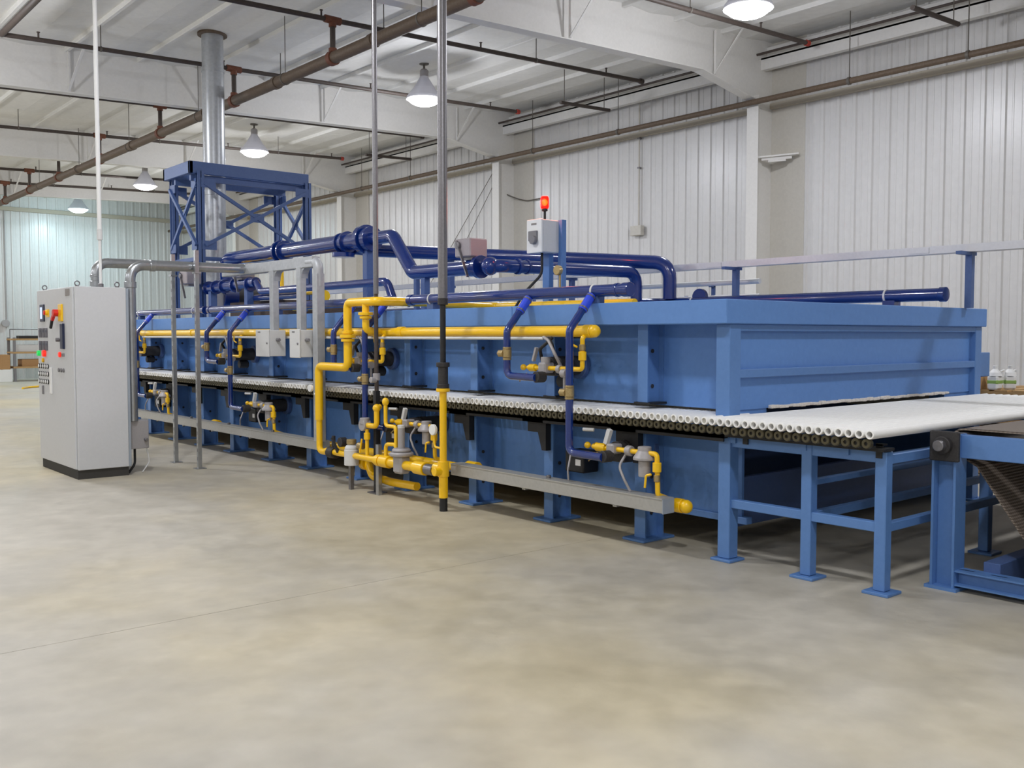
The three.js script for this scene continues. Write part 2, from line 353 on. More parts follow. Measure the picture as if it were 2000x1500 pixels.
FRAMES.forEach((z, i) => {
  const depth = (x) => 0.76 + Math.max(0, (x - 12.9) / 1.5) * 0.32, poly = [];
  for (let x = XL; x <= 14.41; x += 1.2) poly.push([Math.min(x, 14.4), roofY(x) + 0.02]);
  poly.push([14.4, roofY(14.4) + 0.02], [15, roofY(15) + 0.02], [15, roofY(14.4) - 1.08], [14.4, roofY(14.4) - depth(14.4)], [12.9, roofY(12.9) - 0.76], [XL, roofY(XL) - 0.76]);
  const uniq = poly.filter((p, k) => k === 0 || Math.hypot(p[0] - poly[k - 1][0], p[1] - poly[k - 1][1]) > 1e-4);
  const far = ['behind the camera', 'over the discharge conveyor', 'nearest in view', 'second in view', 'third in view', 'farthest in view'][i];
  const r = struct('rafter', prism(uniq, 'z', z - 0.008, z + 0.008), M.steelWhite, `deep white steel rafter, ${far}`, 'rafter');
  const fl = (a, b) => { const o = new THREE.Mesh(join([bar([a[0], a[1], z], [b[0], b[1], z], 0.2, 0.016)]), M.steelWhite); o.name = 'flange'; r.add(o); };
  fl([XL, roofY(XL) - 0.76], [12.9, roofY(12.9) - 0.76]); fl([12.9, roofY(12.9) - 0.76], [14.4, roofY(14.4) - 1.08]);
  for (const x of [4.96, 7.4, 9.84, 13.2]) {
    const yb = roofY(x) - depth(x) + 0.02;
    for (const [dz, s] of [[0.1, 0], [0.62, 0.12], [-0.62, 0.12]]) { const o = new THREE.Mesh(join([bar([x, yb, z + Math.sign(dz) * 0.1], [x + s, roofY(x) - 0.08, z + dz], 0.045, 0.012)]), M.steelWhite); o.name = s ? 'flange_brace' : 'stiffener'; r.add(o); }
  }
  const c = struct('column', [box(14.4, 14.416, 0, roofY(14.4) - 1.0, z - 0.12, z + 0.12)], M.steelWhite, `white steel wall column, ${far}`, 'column');
  const w = new THREE.Mesh(join([box(14.41, 14.99, 0, roofY(14.7), z - 0.006, z + 0.006)]), M.steelWhite); w.name = 'web'; c.add(w);
  const o = new THREE.Mesh(join([box(14.964, 15, 0, roofY(15), z - 0.12, z + 0.7)]), M.flat); o.name = 'flat_sheet'; c.add(o);
  const k = new THREE.Mesh(join([box(14.3, 14.98, 0, 0.02, z - 0.18, z + 0.18)]), M.steelWhite); k.name = 'base_plate'; c.add(k);
  if (z < -9 && z > -12) { const s = new THREE.Mesh(join([bar([14.5, 4.72, z + 0.04], [14.9, 4.76, z + 0.62], 0.14, 0.028), bar([14.54, 4.69, z + 0.1], [14.84, 4.71, z + 0.52], 0.05, 0.05), bar([14.6, 4.66, z + 0.2], [14.78, 4.67, z + 0.44], 0.03, 0.05)]), M.steelWhite); s.name = 'ledge'; c.add(s); }
});

// ---------------------------------------------------------------- high bay lamps
function lampBody(glow) {
  const t = thing('high_bay_lamp', '', 'lamp', [0, 0, 0], 'high bay lamps under the roof');
  part(t, 'mount', [disc('y', 0, 0.66, 0, 0.09, 0.05), rod([0, 0.54, 0], [0, 0.64, 0], 0.02)], M.hanger);
  part(t, 'ballast', lathe([[0, 0.4], [0.07, 0.4], [0.08, 0.42], [0.08, 0.52], [0.05, 0.55], [0, 0.55]], 20), M.grey);
  part(t, 'shade', lathe([[0.335, -0.01], [0.325, 0.04], [0.27, 0.11], [0.2, 0.2], [0.14, 0.3], [0.09, 0.38], [0.075, 0.42]], 28), M.shade);
  part(t, 'lens', (() => { return lathe([[0, -0.13], [0.09, -0.125], [0.17, -0.108], [0.24, -0.078], [0.29, -0.04], [0.315, 0.0], [0.3, 0.02], [0, 0.03]], 28); })(), glow, 'glowing white lens');
  return t;
}
{
  const a = lampBody(M.glow), b = lampBody(M.glowCyan); let first = true, k = 0;
  const place = (src, x, z, color, label, isSrc) => {
    const y = roofY(x) - 0.69, o = isSrc ? src : copy(src, [x, y, z], label); o.position.set(x, y, z); o.userData.label = label;
    const d = new THREE.RectAreaLight(color, LAMP_DOWN, 0.52, 0.52); d.name = 'lamp_down_light'; d.position.set(0, -0.16, 0); d.rotation.x = -Math.PI / 2; o.add(d);
    const l = new THREE.PointLight(color, LAMP_SPILL); l.name = 'lamp_light'; l.position.set(0, -0.27, 0); l.castShadow = true; l.shadow.radius = 6; l.shadow.mapSize.set(1024, 1024); l.shadow.bias = -0.002; o.add(l);
  };
  const todo = [...LAMPS, ...OPEN_LAMPS.map(([x, z]) => [x, z, LAMP_WHITE, 'high bay lamp over the open floor outside the picture'])];
  // clones are made before the source gets its light
  const srcA = todo.findIndex((q) => q[2] === LAMP_WHITE), srcB = todo.findIndex((q) => q[2] === LAMP_CYAN);
  todo.forEach((q, i) => { if (i !== srcA && i !== srcB) place(q[2] === LAMP_CYAN ? b : a, ...q.slice(0, 2), q[2], q[3], false); });
  place(a, ...todo[srcA].slice(0, 2), todo[srcA][2], todo[srcA][3], true);
  place(b, ...todo[srcB].slice(0, 2), todo[srcB][2], todo[srcB][3], true);
}

// ---------------------------------------------------------------- sprinkler pipes
const MX = 7.13, MY = 5.56, brY = (x) => 6.1 + 0.0353 * (x - MX);
const BR = [ // z, x start, x end, capped red, label
  [-9.1, 3.55, 14.0, 1, 'dark sprinkler branch pipe ending nearest the top lamp'],
  [-12.43, 3.55, 13.67, 0, 'dark sprinkler branch pipe crossing above the brightest lamp'],
  [-15.77, 3.55, 13.48, 1, 'dark sprinkler branch pipe crossing behind the brightest lamp'],
  [-19.2, 1.0, 13.4, 0, 'dark sprinkler branch pipe behind the second rafter'],
  [-22.95, 1.0, 13.4, 1, 'dark sprinkler branch pipe crossing the lamp above the tower'],
  [-26.2, 1.0, 13.4, 0, 'dark sprinkler branch pipe behind the third rafter'],
  [-29.0, 1.0, 13.4, 0, 'dark sprinkler branch pipe behind the lamp left of the tower'],
  [-31.75, 1.0, 13.4, 0, 'farthest dark sprinkler branch pipe in view'],
];
{
  const t = thing('sprinkler_main', 'thick brown sprinkler main running diagonally under the roof', 'pipe', [MX, MY, -20]);
  part(t, 'pipe', rod([MX, MY, ZB + 0.3], [MX, MY, 8], 0.085, 20), M.brownPipe);
  for (const [z] of BR) {
    part(t, 'coupling', disc('z', MX, MY, z, 0.105, 0.1), M.coupling, 'rust coloured coupling');
    part(t, 'riser', rod([MX, MY + 0.06, z], [MX, brY(MX), z], 0.04), M.darkPipe);
    part(t, 'coupling', disc('y', MX, MY + 0.11, z, 0.06, 0.06), M.coupling);
  }
  for (const z of [-11.35, -14.2, -17.0, -20.8, -24.6, -8.0, -34]) part(t, 'coupling', disc('z', MX, MY, z, 0.1, 0.1), M.brownPipe);
  for (const z of [-10.2, -13.9, -17.3, -21.0, -24.5, -28]) { part(t, 'hanger', [rod([MX, MY + 0.08, z], [MX, roofY(MX), z], 0.007, 6), disc('z', MX, MY, z, 0.094, 0.03)], M.hanger); }
  for (const [z, x0, x1, cap, label] of BR) {
    const b = thing('sprinkler_branch', label, 'pipe', [(x0 + x1) / 2, brY((x0 + x1) / 2), z], 'sprinkler branch pipes');
    part(b, 'pipe', rod([x0, brY(x0), z], [x1, brY(x1), z], 0.036), M.darkPipe);
    part(b, 'end_cap', disc('x', x1 + 0.02, brY(x1), z, 0.05, 0.08), cap ? M.redCap : M.darkPipe);
    part(b, 'tee', [disc('x', MX, brY(MX), z, 0.055, 0.26), disc('y', MX, brY(MX) - 0.06, z, 0.055, 0.08)], M.coupling, 'rust coloured tee');
    for (let x = x0 + 1.4; x < x1; x += 3.05) part(b, 'hanger', [rod([x, brY(x), z], [x, roofY(x), z], 0.008, 6), disc('x', x, brY(x), z, 0.043, 0.03)], M.hanger);
    for (let x = x0 + 0.5; x < x1; x += 2.9) part(b, 'sprinkler_head', [rod([x, brY(x), z], [x, brY(x) + 0.1, z], 0.014, 8), disc('y', x, brY(x) + 0.11, z, 0.026, 0.012)], M.darkPipe);
  }
  const q = thing('sprinkler_cross_pipe', 'dark pipe meeting the branch pipe in the top left corner', 'pipe', [3.55, brY(3.55), -10]);
  part(q, 'pipe', rod([3.55, brY(3.55), -15.77], [3.55, brY(3.55), 4], 0.045), M.darkPipe);
  part(q, 'hanger', rod([3.55, brY(3.55), -11], [3.55, roofY(3.55), -11], 0.008, 6), M.hanger);
  const w = thing('wall_pipe', 'long dark pipe running along the ribbed wall below the roof', 'pipe', [14.3, 5.66, -14]);
  part(w, 'pipe', rod([14.3, 5.66, ZB + 0.2], [14.3, 5.66, 8], 0.05), M.brownPipe);
  for (const z of [-6.6, -8.5, -13.6, -16.2, -21, -23.4, -28.5]) part(w, 'hanger', [rod([14.3, 5.68, z], [14.3, roofY(14.3), z], 0.008, 6), disc('z', 14.3, 5.66, z, 0.062, 0.05)], M.hanger);
  [[-6.73, 'short dark pipe stub near the roof edge at the top right'], [-13.8, 'short dark pipe stub near the roof edge right of the wall conduit'], [-20.9, 'short dark pipe stub near the roof edge above the narrow black pole']].forEach(([z, label]) => {
    const s = thing('pipe_stub', label, 'pipe', [13.5, 6.07, z], 'pipe stubs along the wall');
    part(s, 'pipe', rod([12.9, 6.07, z], [14.25, 6.12, z], 0.035), M.darkPipe);
    for (const x of [13.0, 14.1]) part(s, 'hanger', rod([x, 6.09, z], [x, roofY(x), z], 0.008, 6), M.hanger);
  });
}

// ---------------------------------------------------------------- roller kiln
const KF = 5.69, KR = 9.26, KZ0 = -18.6, KZ1 = -4.11;
const POSTS = [-4.96, -6.0, -7.05, -8.15, -9.1, -10.2, -11.2, -12.35, -13.35, -14.35, -15.45, -16.5, -17.5];
const PITCH = 0.068, RY = 0.985, RX0 = 5.25;
const ZENTRY = -4.14;
{
  const k = thing('roller_kiln', 'long blue roller kiln with white ceramic rollers along its side', 'kiln', [7.4, 0, -11]);
  // hood in riveted lengths
  const cuts = [KZ1 + 0.03, -6.35, -8.6, -10.9, -13.2, -15.5, KZ0 - 0.05];
  for (let i = 0; i < cuts.length - 1; i++) part(k, 'hood', box(5.37, 9.36, 1.65, 1.82, cuts[i + 1] + 0.0015, cuts[i] - 0.0015, 0.006), M.blue);
  // hollow firing tunnel: insulating roof, hearth and slot lining of pale fibre board
  part(k, 'roof_lining', box(KF + 0.03, KR, 1.12, 1.65, KZ0, KZ1 - 0.08), M.board);
  part(k, 'hearth_lining', box(KF + 0.03, KR, 0.28, 0.86, KZ0, KZ1 - 1.3), M.board);
  part(k, 'slot_lining', box(KF + 0.12, KF + 0.25, 0.86, 1.12, KZ0, KZ1 - 0.2), M.board);
  part(k, 'slot_lining', box(KR - 0.12, KR, 0.86, 1.12, KZ0, KZ1 - 0.2), M.board);
  part(k, 'hearth_plate', box(KF + 0.03, KR, 0.26, 0.87, KZ1 - 1.3, KZ1 - 1.28), M.tower);
  part(k, 'back_lining', box(KF + 0.03, KR, 0.28, 1.65, KZ0 - 0.03, KZ0), M.blue);
  const zz = [KZ1 - 0.06, ...POSTS, KZ0];
  for (let i = 0; i < zz.length - 1; i++) {
    part(k, 'side_panel', box(KF, KF + 0.03, 1.03, 1.655, zz[i + 1] + 0.004, zz[i] - 0.004, 0.003), M.blue);
    part(k, 'side_panel', box(KF, KF + 0.03, 0.25, 0.925, zz[i + 1] + 0.004, zz[i] - 0.004, 0.003), M.blue);
  }
  part(k, 'rear_panel', box(KR, KR + 0.03, 0.25, 1.66, KZ0, KZ1 - 0.03), M.blue);
  part(k, 'added_light_blocker', box(KR + 0.005, KR + 0.025, 0, 0.26, KZ0, KZ1 - 0.2), M.blue);  // unseen sheet added to keep light from getting under the kiln
  part(k, 'bottom_rail', [box(KF - 0.03, KF + 0.04, 0.22, 0.27, KZ0, KZ1, 0.004)], M.blueFrame);
  for (const z of POSTS) {
    const p = part(k, 'post', [box(5.5, 5.512, 1.06, 1.65, z - 0.05, z + 0.05), box(5.512, KF, 1.06, 1.65, z - 0.006, z + 0.006), box(KF - 0.012, KF, 1.06, 1.65, z - 0.05, z + 0.05)], M.blueFrame);
    part(p, 'end_plate', box(5.49, KF, 1.045, 1.06, z - 0.08, z + 0.08), M.black);
    const q = part(k, 'leg', [box(5.48, 5.494, 0.02, 0.82, z - 0.055, z + 0.055), box(5.494, KF, 0.02, 0.82, z - 0.007, z + 0.007), box(KF - 0.012, KF + 0.002, 0.02, 0.82, z - 0.055, z + 0.055)], M.blueFrame);
    part(q, 'foot_plate', box(5.4, 5.76, 0, 0.02, z - 0.11, z + 0.11, 0.004), M.blueFrame);
    for (const y of [1.18, 1.45, 0.2, 0.48]) part(y > 1 ? p : q, 'bolt', disc('z', 5.6, y, z + 0.011, 0.016, 0.014, 10), M.iron);
    part(q, 'roller_bracket', [prism([[z - 0.2, 0.862], [z + 0.03, 0.862], [z + 0.03, 0.6], [z - 0.02, 0.6], [z - 0.07, 0.75], [z - 0.2, 0.75]], 'x', 5.42, 5.478), box(5.36, KF, 0.84, 0.862, z - 0.2, z + 0.06)], M.black, 'black roller bracket');
  }
  part(k, 'bearing_rail', [box(5.36, 5.5, 0.862, 0.892, KZ0, KZ1 + 0.02), box(5.36, 5.372, 0.84, 0.892, KZ0, KZ1 + 0.02)], M.black);
  // end face towards the camera
  const E = KZ1;
  for (const [a, b] of [[5.45, 5.575], [9.2, 9.325]]) part(k, 'corner_post', box(a, b, 1.0, 1.65, E - 0.12, E, 0.004), M.blueFrame);
  for (const [a, b] of [[9.2, 9.325]]) { const q = part(k, 'leg', box(a, b, 0.02, 1.0, E - 0.12, E, 0.004), M.blueFrame); part(q, 'foot_plate', box(a - 0.05, b + 0.05, 0, 0.02, E - 0.17, E + 0.05), M.blueFrame); }
  part(k, 'end_panel', box(5.56, 9.22, 1.04, 1.65, E - 0.075, E - 0.05), M.blue);
  part(k, 'end_rail', box(5.57, 9.21, 1.6, 1.65, E - 0.06, E - 0.004, 0.004), M.blueFrame);
  part(k, 'end_rail', box(5.57, 9.21, 1.27, 1.33, E - 0.06, E - 0.004, 0.004), M.blueFrame);
  part(k, 'end_panel', box(5.6, 9.2, 0.17, 0.5, E - 0.19, E - 0.16), M.tower); part(k, 'end_rail', box(5.6, 9.2, 0.5, 0.53, E - 0.2, E - 0.15), M.tower);  // darker blue here carries the shade below the roller table
  parts(k, 'entry_throat', [box(5.56, 5.97, 0.9, 1.05, E - 0.2, E - 0.06), box(8.72, 9.22, 0.9, 1.05, E - 0.2, E - 0.06)], M.blue);
  { const g = []; for (let x = 5.98; x < 8.7; x += 0.055) g.push(box(x, x + 0.06, 1.03 + rnd() * 0.008, 1.052 + rnd() * 0.01, E - 0.06, E - 0.03 + rnd() * 0.012, 0.004)); part(k, 'fibre_seal', g, M.fibre, 'ragged white fibre seal over the entry slot'); }
  part(k, 'drive_box', [box(9.29, 9.88, 1.16, 1.4, E - 0.5, E - 0.16, 0.006), disc('y', 9.72, 1.41, E - 0.24, 0.025, 0.04)], M.blueFrame);
  // rollers: open white tubes; those of the entry table lie bare over their whole length
  const tube = (len, closed) => {
    const r = 0.0285, b = 0.019;
    const g = closed ? lathe([[b, 0.012], [b, 0.0], [r - 0.003, 0.0], [r, 0.004], [r, len]].map(([x, y]) => [x, y]).reverse(), 14) : lathe([[b, len], [b, 0.0], [r - 0.003, 0.0], [r, 0.004], [r, len], [b, len]].reverse(), 16);
    g.rotateZ(-Math.PI / 2); return metric(g);
  };
  const cap = (d) => { const g = lathe([[0.0195, d], [0, d]].reverse(), 12); g.rotateZ(-Math.PI / 2); return metric(g); };
  const long = tube(4.2, false), short = tube(0.5, true), capS = cap(0.008);
  const wheel = metric((() => { const g = lathe([[0.012, 0.02], [0.012, 0.0], [0.026, 0.0], [0.031, 0.006], [0.031, 0.034], [0.026, 0.04], [0, 0.04]].reverse(), 14); g.rotateZ(-Math.PI / 2); return g; })());
  const hub = metric((() => { const g = lathe([[0.014, 0.012], [0, 0.012]].reverse(), 10); g.rotateZ(-Math.PI / 2); return g; })());
  const table = [];
  for (let z = -2.95, i = 0; z > KZ0; z -= PITCH, i++) {
    const entry = z > ZENTRY, jog = entry ? 0 : (rnd() - 0.5) * 0.012;
    const set = (g, m, name, x, y, zz, parent) => { const o = new THREE.Mesh(g, m); o.name = name; o.position.set(x - k.position.x, y - k.position.y, zz - k.position.z); parent.add(o); return o; };
    const o = set(entry ? long : short, M.ceramic, 'roller', RX0 + jog, RY, z, k);
    if (!entry) { const q = new THREE.Mesh(capS, M.rollerCap); q.name = 'roller_plug'; o.add(q); }
    const w = set(wheel, M.wheel, 'roller_wheel', RX0 + 0.02, RY - 0.058, z - PITCH / 2, k);
    const h = new THREE.Mesh(hub, M.iron); h.name = 'wheel_hub'; w.add(h);
  }
}
// ---------------------------------------------------------------- entry table
{
  const t = thing('roller_table', 'blue steel entry table carrying bare white rollers', 'table', [7.3, 0, -3.5]);
  const leg = (x, z, w = 0.075, label) => {
    const l = part(t, 'leg', box(x - w / 2, x + w / 2, 0.02, 0.87, z - w / 2, z + w / 2, 0.004), M.blueFrame);
    part(l, 'foot_plate', [box(x - 0.085, x + 0.085, 0, 0.018, z - 0.085, z + 0.085, 0.003)], M.blueFrame); return l;
  };
  for (const x of [5.46, 9.2]) {
    for (const z of x < 6 ? [-4.12, -3.48, -2.97] : [-3.48, -2.97]) leg(x, z, z < -4 ? 0.1 : 0.075);
    part(t, 'top_rail', box(x - 0.03, x + 0.03, 0.8, 0.87, -4.08, -2.94, 0.004), M.blueFrame);
    part(t, 'lower_rail', box(x - 0.03, x + 0.03, 0.375, 0.435, -4.08, -2.94, 0.004), M.blueFrame);
    for (const z of [-4.05, -3.95, -3.5, -3.2, -2.98]) part(t, 'roller_clip', [box(x - 0.045, x - 0.033, 0.83, 0.92, z - 0.02, z + 0.02), box(x - 0.045, x + 0.02, 0.905, 0.915, z - 0.02, z + 0.02)], z === -3.95 || z === -2.98 ? M.black : M.blueFrame);
    part(t, 'bearing_rail', box(x - 0.1, x + 0.03, 0.875, 0.893, -4.08, -2.92), M.black);
  }
  leg(7.05, -3.05, 0.07);
  for (const z of [-2.97, -4.0]) part(t, 'cross_beam', box(5.49, 9.17, 0.79, 0.85, z - 0.03, z + 0.03, 0.004), M.blueFrame);
  for (const z of [-2.97, -3.48]) part(t, 'cross_beam', box(5.49, 9.17, 0.375, 0.43, z - 0.025, z + 0.025, 0.004), M.blueFrame);
  part(t, 'cross_beam', box(5.49, 9.17, 0.6, 0.64, -3.5, -3.46, 0.004), M.blueFrame);
}
// ---------------------------------------------------------------- discharge conveyor with woven wire belt
{
  const t = thing('mesh_belt_conveyor', 'blue conveyor frame with brown woven wire belt at the right edge', 'conveyor', [7.4, 0, -1]);
  const zEnd = -2.78;
  for (const x of [5.9, 8.95]) {
    const l = part(t, 'leg', [box(x - 0.07, x + 0.07, 0.02, 0.965, zEnd - 0.075, zEnd - 0.06), box(x - 0.07, x + 0.07, 0.02, 0.965, zEnd + 0.06, zEnd + 0.075), box(x - 0.006, x + 0.006, 0.02, 0.965, zEnd - 0.06, zEnd + 0.06)], M.blueFrame);
    part(l, 'foot_plate', box(x - 0.09, x + 0.09, 0, 0.02, zEnd - 0.1, zEnd + 0.1), M.blueFrame);
    part(t, 'leg', box(x - 0.07, x + 0.07, 0, 0.9, 1.6, 1.75), M.blueFrame);
    part(t, 'side_beam', [box(x - 0.012, x + 0.012, 0.82, 0.96, zEnd + 0.075, 1.8, 0.003), box(x, x + 0.06, 0.945, 0.96, zEnd + 0.075, 1.8), box(x, x + 0.06, 0.82, 0.835, zEnd + 0.075, 1.8)], M.blueFrame);
    part(t, 'lower_beam', [box(x - 0.01, x + 0.01, 0.04, 0.13, zEnd + 0.075, 1.7, 0.003), box(x - 0.06, x + 0.06, 0.12, 0.13, zEnd + 0.075, 1.7), box(x - 0.06, x + 0.06, 0.035, 0.045, zEnd + 0.075, 1.7)], M.blueFrame);
    const b = part(t, 'bearing_block', [box(x - 0.1, x - 0.07, 0.8, 0.985, zEnd - 0.08, zEnd + 0.1, 0.006), disc('x', x - 0.11, 0.9, zEnd + 0.01, 0.055, 0.05)], M.iron);
    part(b, 'shaft_end', disc('x', x - 0.15, 0.9, zEnd + 0.01, 0.034, 0.06), M.steel);
  }
  for (const z of [zEnd + 0.25, 0.4]) part(t, 'cross_beam', box(5.95, 8.9, 0.04, 0.19, z - 0.05, z + 0.05, 0.004), M.tower);
  part(t, 'end_roller', rod([6.0, 0.9, zEnd + 0.03], [8.85, 0.9, zEnd + 0.03], 0.068, 20), M.steel);
  const path = [[1.9, 0.985], [-2.72, 0.985]];
  for (let a = 90; a <= 250; a += 20) path.push([zEnd + 0.03 + 0.082 * Math.cos(a * Math.PI / 180), 0.9 + 0.084 * Math.sin(a * Math.PI / 180)]);
  path.push([-2.66, 0.76], [-2.36, 0.33], [-2.05, 0.2], [0.5, 0.24], [1.9, 0.26]);
  const g = []; for (let i = 0; i < path.length - 1; i++) g.push(bar([7.42, path[i][1], path[i][0]], [7.42, path[i + 1][1], path[i + 1][0]], 2.8, 0.012));
  part(t, 'wire_belt', g, M.mesh, 'brown woven wire belt');
}

// ---------------------------------------------------------------- exhaust tower and flue
{
  const t = thing('exhaust_tower', 'blue cross braced steel tower standing on the kiln', 'tower', [7.09, 1.82, -15.45]);
  const X = [6.15, 8.03], Z = [-14.92, -16.0], lw = 0.11;
  for (const x of X) for (const z of Z) part(t, 'leg', [box(x - lw / 2, x + lw / 2, 1.82, 4.16, z - lw / 2, z - lw / 2 + 0.012), box(x - lw / 2, x + lw / 2, 1.82, 4.16, z + lw / 2 - 0.012, z + lw / 2), box(x - 0.006, x + 0.006, 1.82, 4.16, z - lw / 2, z + lw / 2), box(x - 0.1, x + 0.1, 1.82, 1.835, z - 0.1, z + 0.1)], M.tower);
  const beam = (x0, x1, z0, z1) => part(t, 'top_beam', box(x0, x1, 4.12, 4.31, z0, z1, 0.006), M.tower);
  beam(5.98, 8.06, Z[0] - 0.04, Z[0] + 0.02); beam(5.98, 8.06, Z[1] - 0.02, Z[1] + 0.04); beam(5.98, 6.04, Z[1] - 0.02, Z[0] + 0.02); beam(8.0, 8.06, Z[1] + 0.04, Z[0] - 0.04);
  part(t, 'top_beam', box(6.04, 8.0, 4.02, 4.12, -15.06, -15.0), M.tower); part(t, 'top_beam', box(6.04, 8.0, 4.02, 4.12, -15.7, -15.64), M.tower);
  const lo = 3.0, hi = 3.98;
  for (const z of Z) {
    const e = z === Z[0] ? 0.07 : -0.07;
    part(t, 'brace', bar([X[0] + 0.05, lo, z + e], [X[1] - 0.05, hi, z + e], 0.05, 0.05), M.tower); part(t, 'brace', bar([X[0] + 0.05, hi, z + e * 0.7], [X[1] - 0.05, lo, z + e * 0.7], 0.05, 0.05), M.tower);
    for (const [x, y] of [[X[0] + 0.12, lo], [X[0] + 0.12, hi], [X[1] - 0.12, lo], [X[1] - 0.12, hi], [(X[0] + X[1]) / 2, (lo + hi) / 2]]) part(t, 'gusset', box(x - 0.12, x + 0.12, y - 0.07, y + 0.07, z + e * 0.82 - 0.006, z + e * 0.82 + 0.006), M.tower);
    part(t, 'cross_rail', box(X[0], X[1], 2.76, 2.82, z - 0.03, z + 0.03), M.tower);
  }
  for (const x of X) {
    const e = x === X[0] ? -0.07 : 0.07;
    part(t, 'brace', bar([x + e, lo, Z[0]], [x + e, hi, Z[1]], 0.05, 0.05), M.tower); part(t, 'brace', bar([x + e * 0.7, hi, Z[0]], [x + e * 0.7, lo, Z[1]], 0.05, 0.05), M.tower);
    for (const [z, y] of [[Z[0] - 0.1, lo], [Z[0] - 0.1, hi], [Z[1] + 0.1, lo], [Z[1] + 0.1, hi], [(Z[0] + Z[1]) / 2, (lo + hi) / 2]]) part(t, 'gusset', box(x + e * 0.82 - 0.006, x + e * 0.82 + 0.006, y - 0.07, y + 0.07, z - 0.1, z + 0.1), M.tower);
    part(t, 'cross_rail', box(x - 0.03, x + 0.03, 2.76, 2.82, Z[1], Z[0]), M.tower);
  }
  const f = thing('flue_pipe', 'shiny galvanised flue pipe rising from the kiln to the roof', 'flue', [6.6, 1.82, -15.4]);
  const c = [6.6, -15.4], cyl = (y0, y1, r) => { const g = lathe([[0, y0], [r, y0], [r, y1], [0, y1]], 32); g.translate(c[0], 0, c[1]); return g; };
  part(f, 'flue_section', cyl(1.82, 3.9, 0.172), M.flue); part(f, 'flue_section', cyl(3.9, 5.9, 0.176), M.flue); part(f, 'flue_section', cyl(5.9, roofY(6.6) + 0.2, 0.172), M.flue);
  for (const y of [3.9, 5.9]) part(f, 'joint_band', cyl(y - 0.03, y + 0.03, 0.182), M.flue);
  part(f, 'roof_collar', cyl(roofY(6.6) - 0.06, roofY(6.6) - 0.02, 0.235), M.brownPipe, 'brown stained roof collar');
  part(f, 'base_hood', (() => { const g = lathe([[0.2, 1.82], [0.2, 2.6], [0.175, 2.8]], 32); g.translate(c[0], 0, c[1]); return g; })(), M.flue);
}

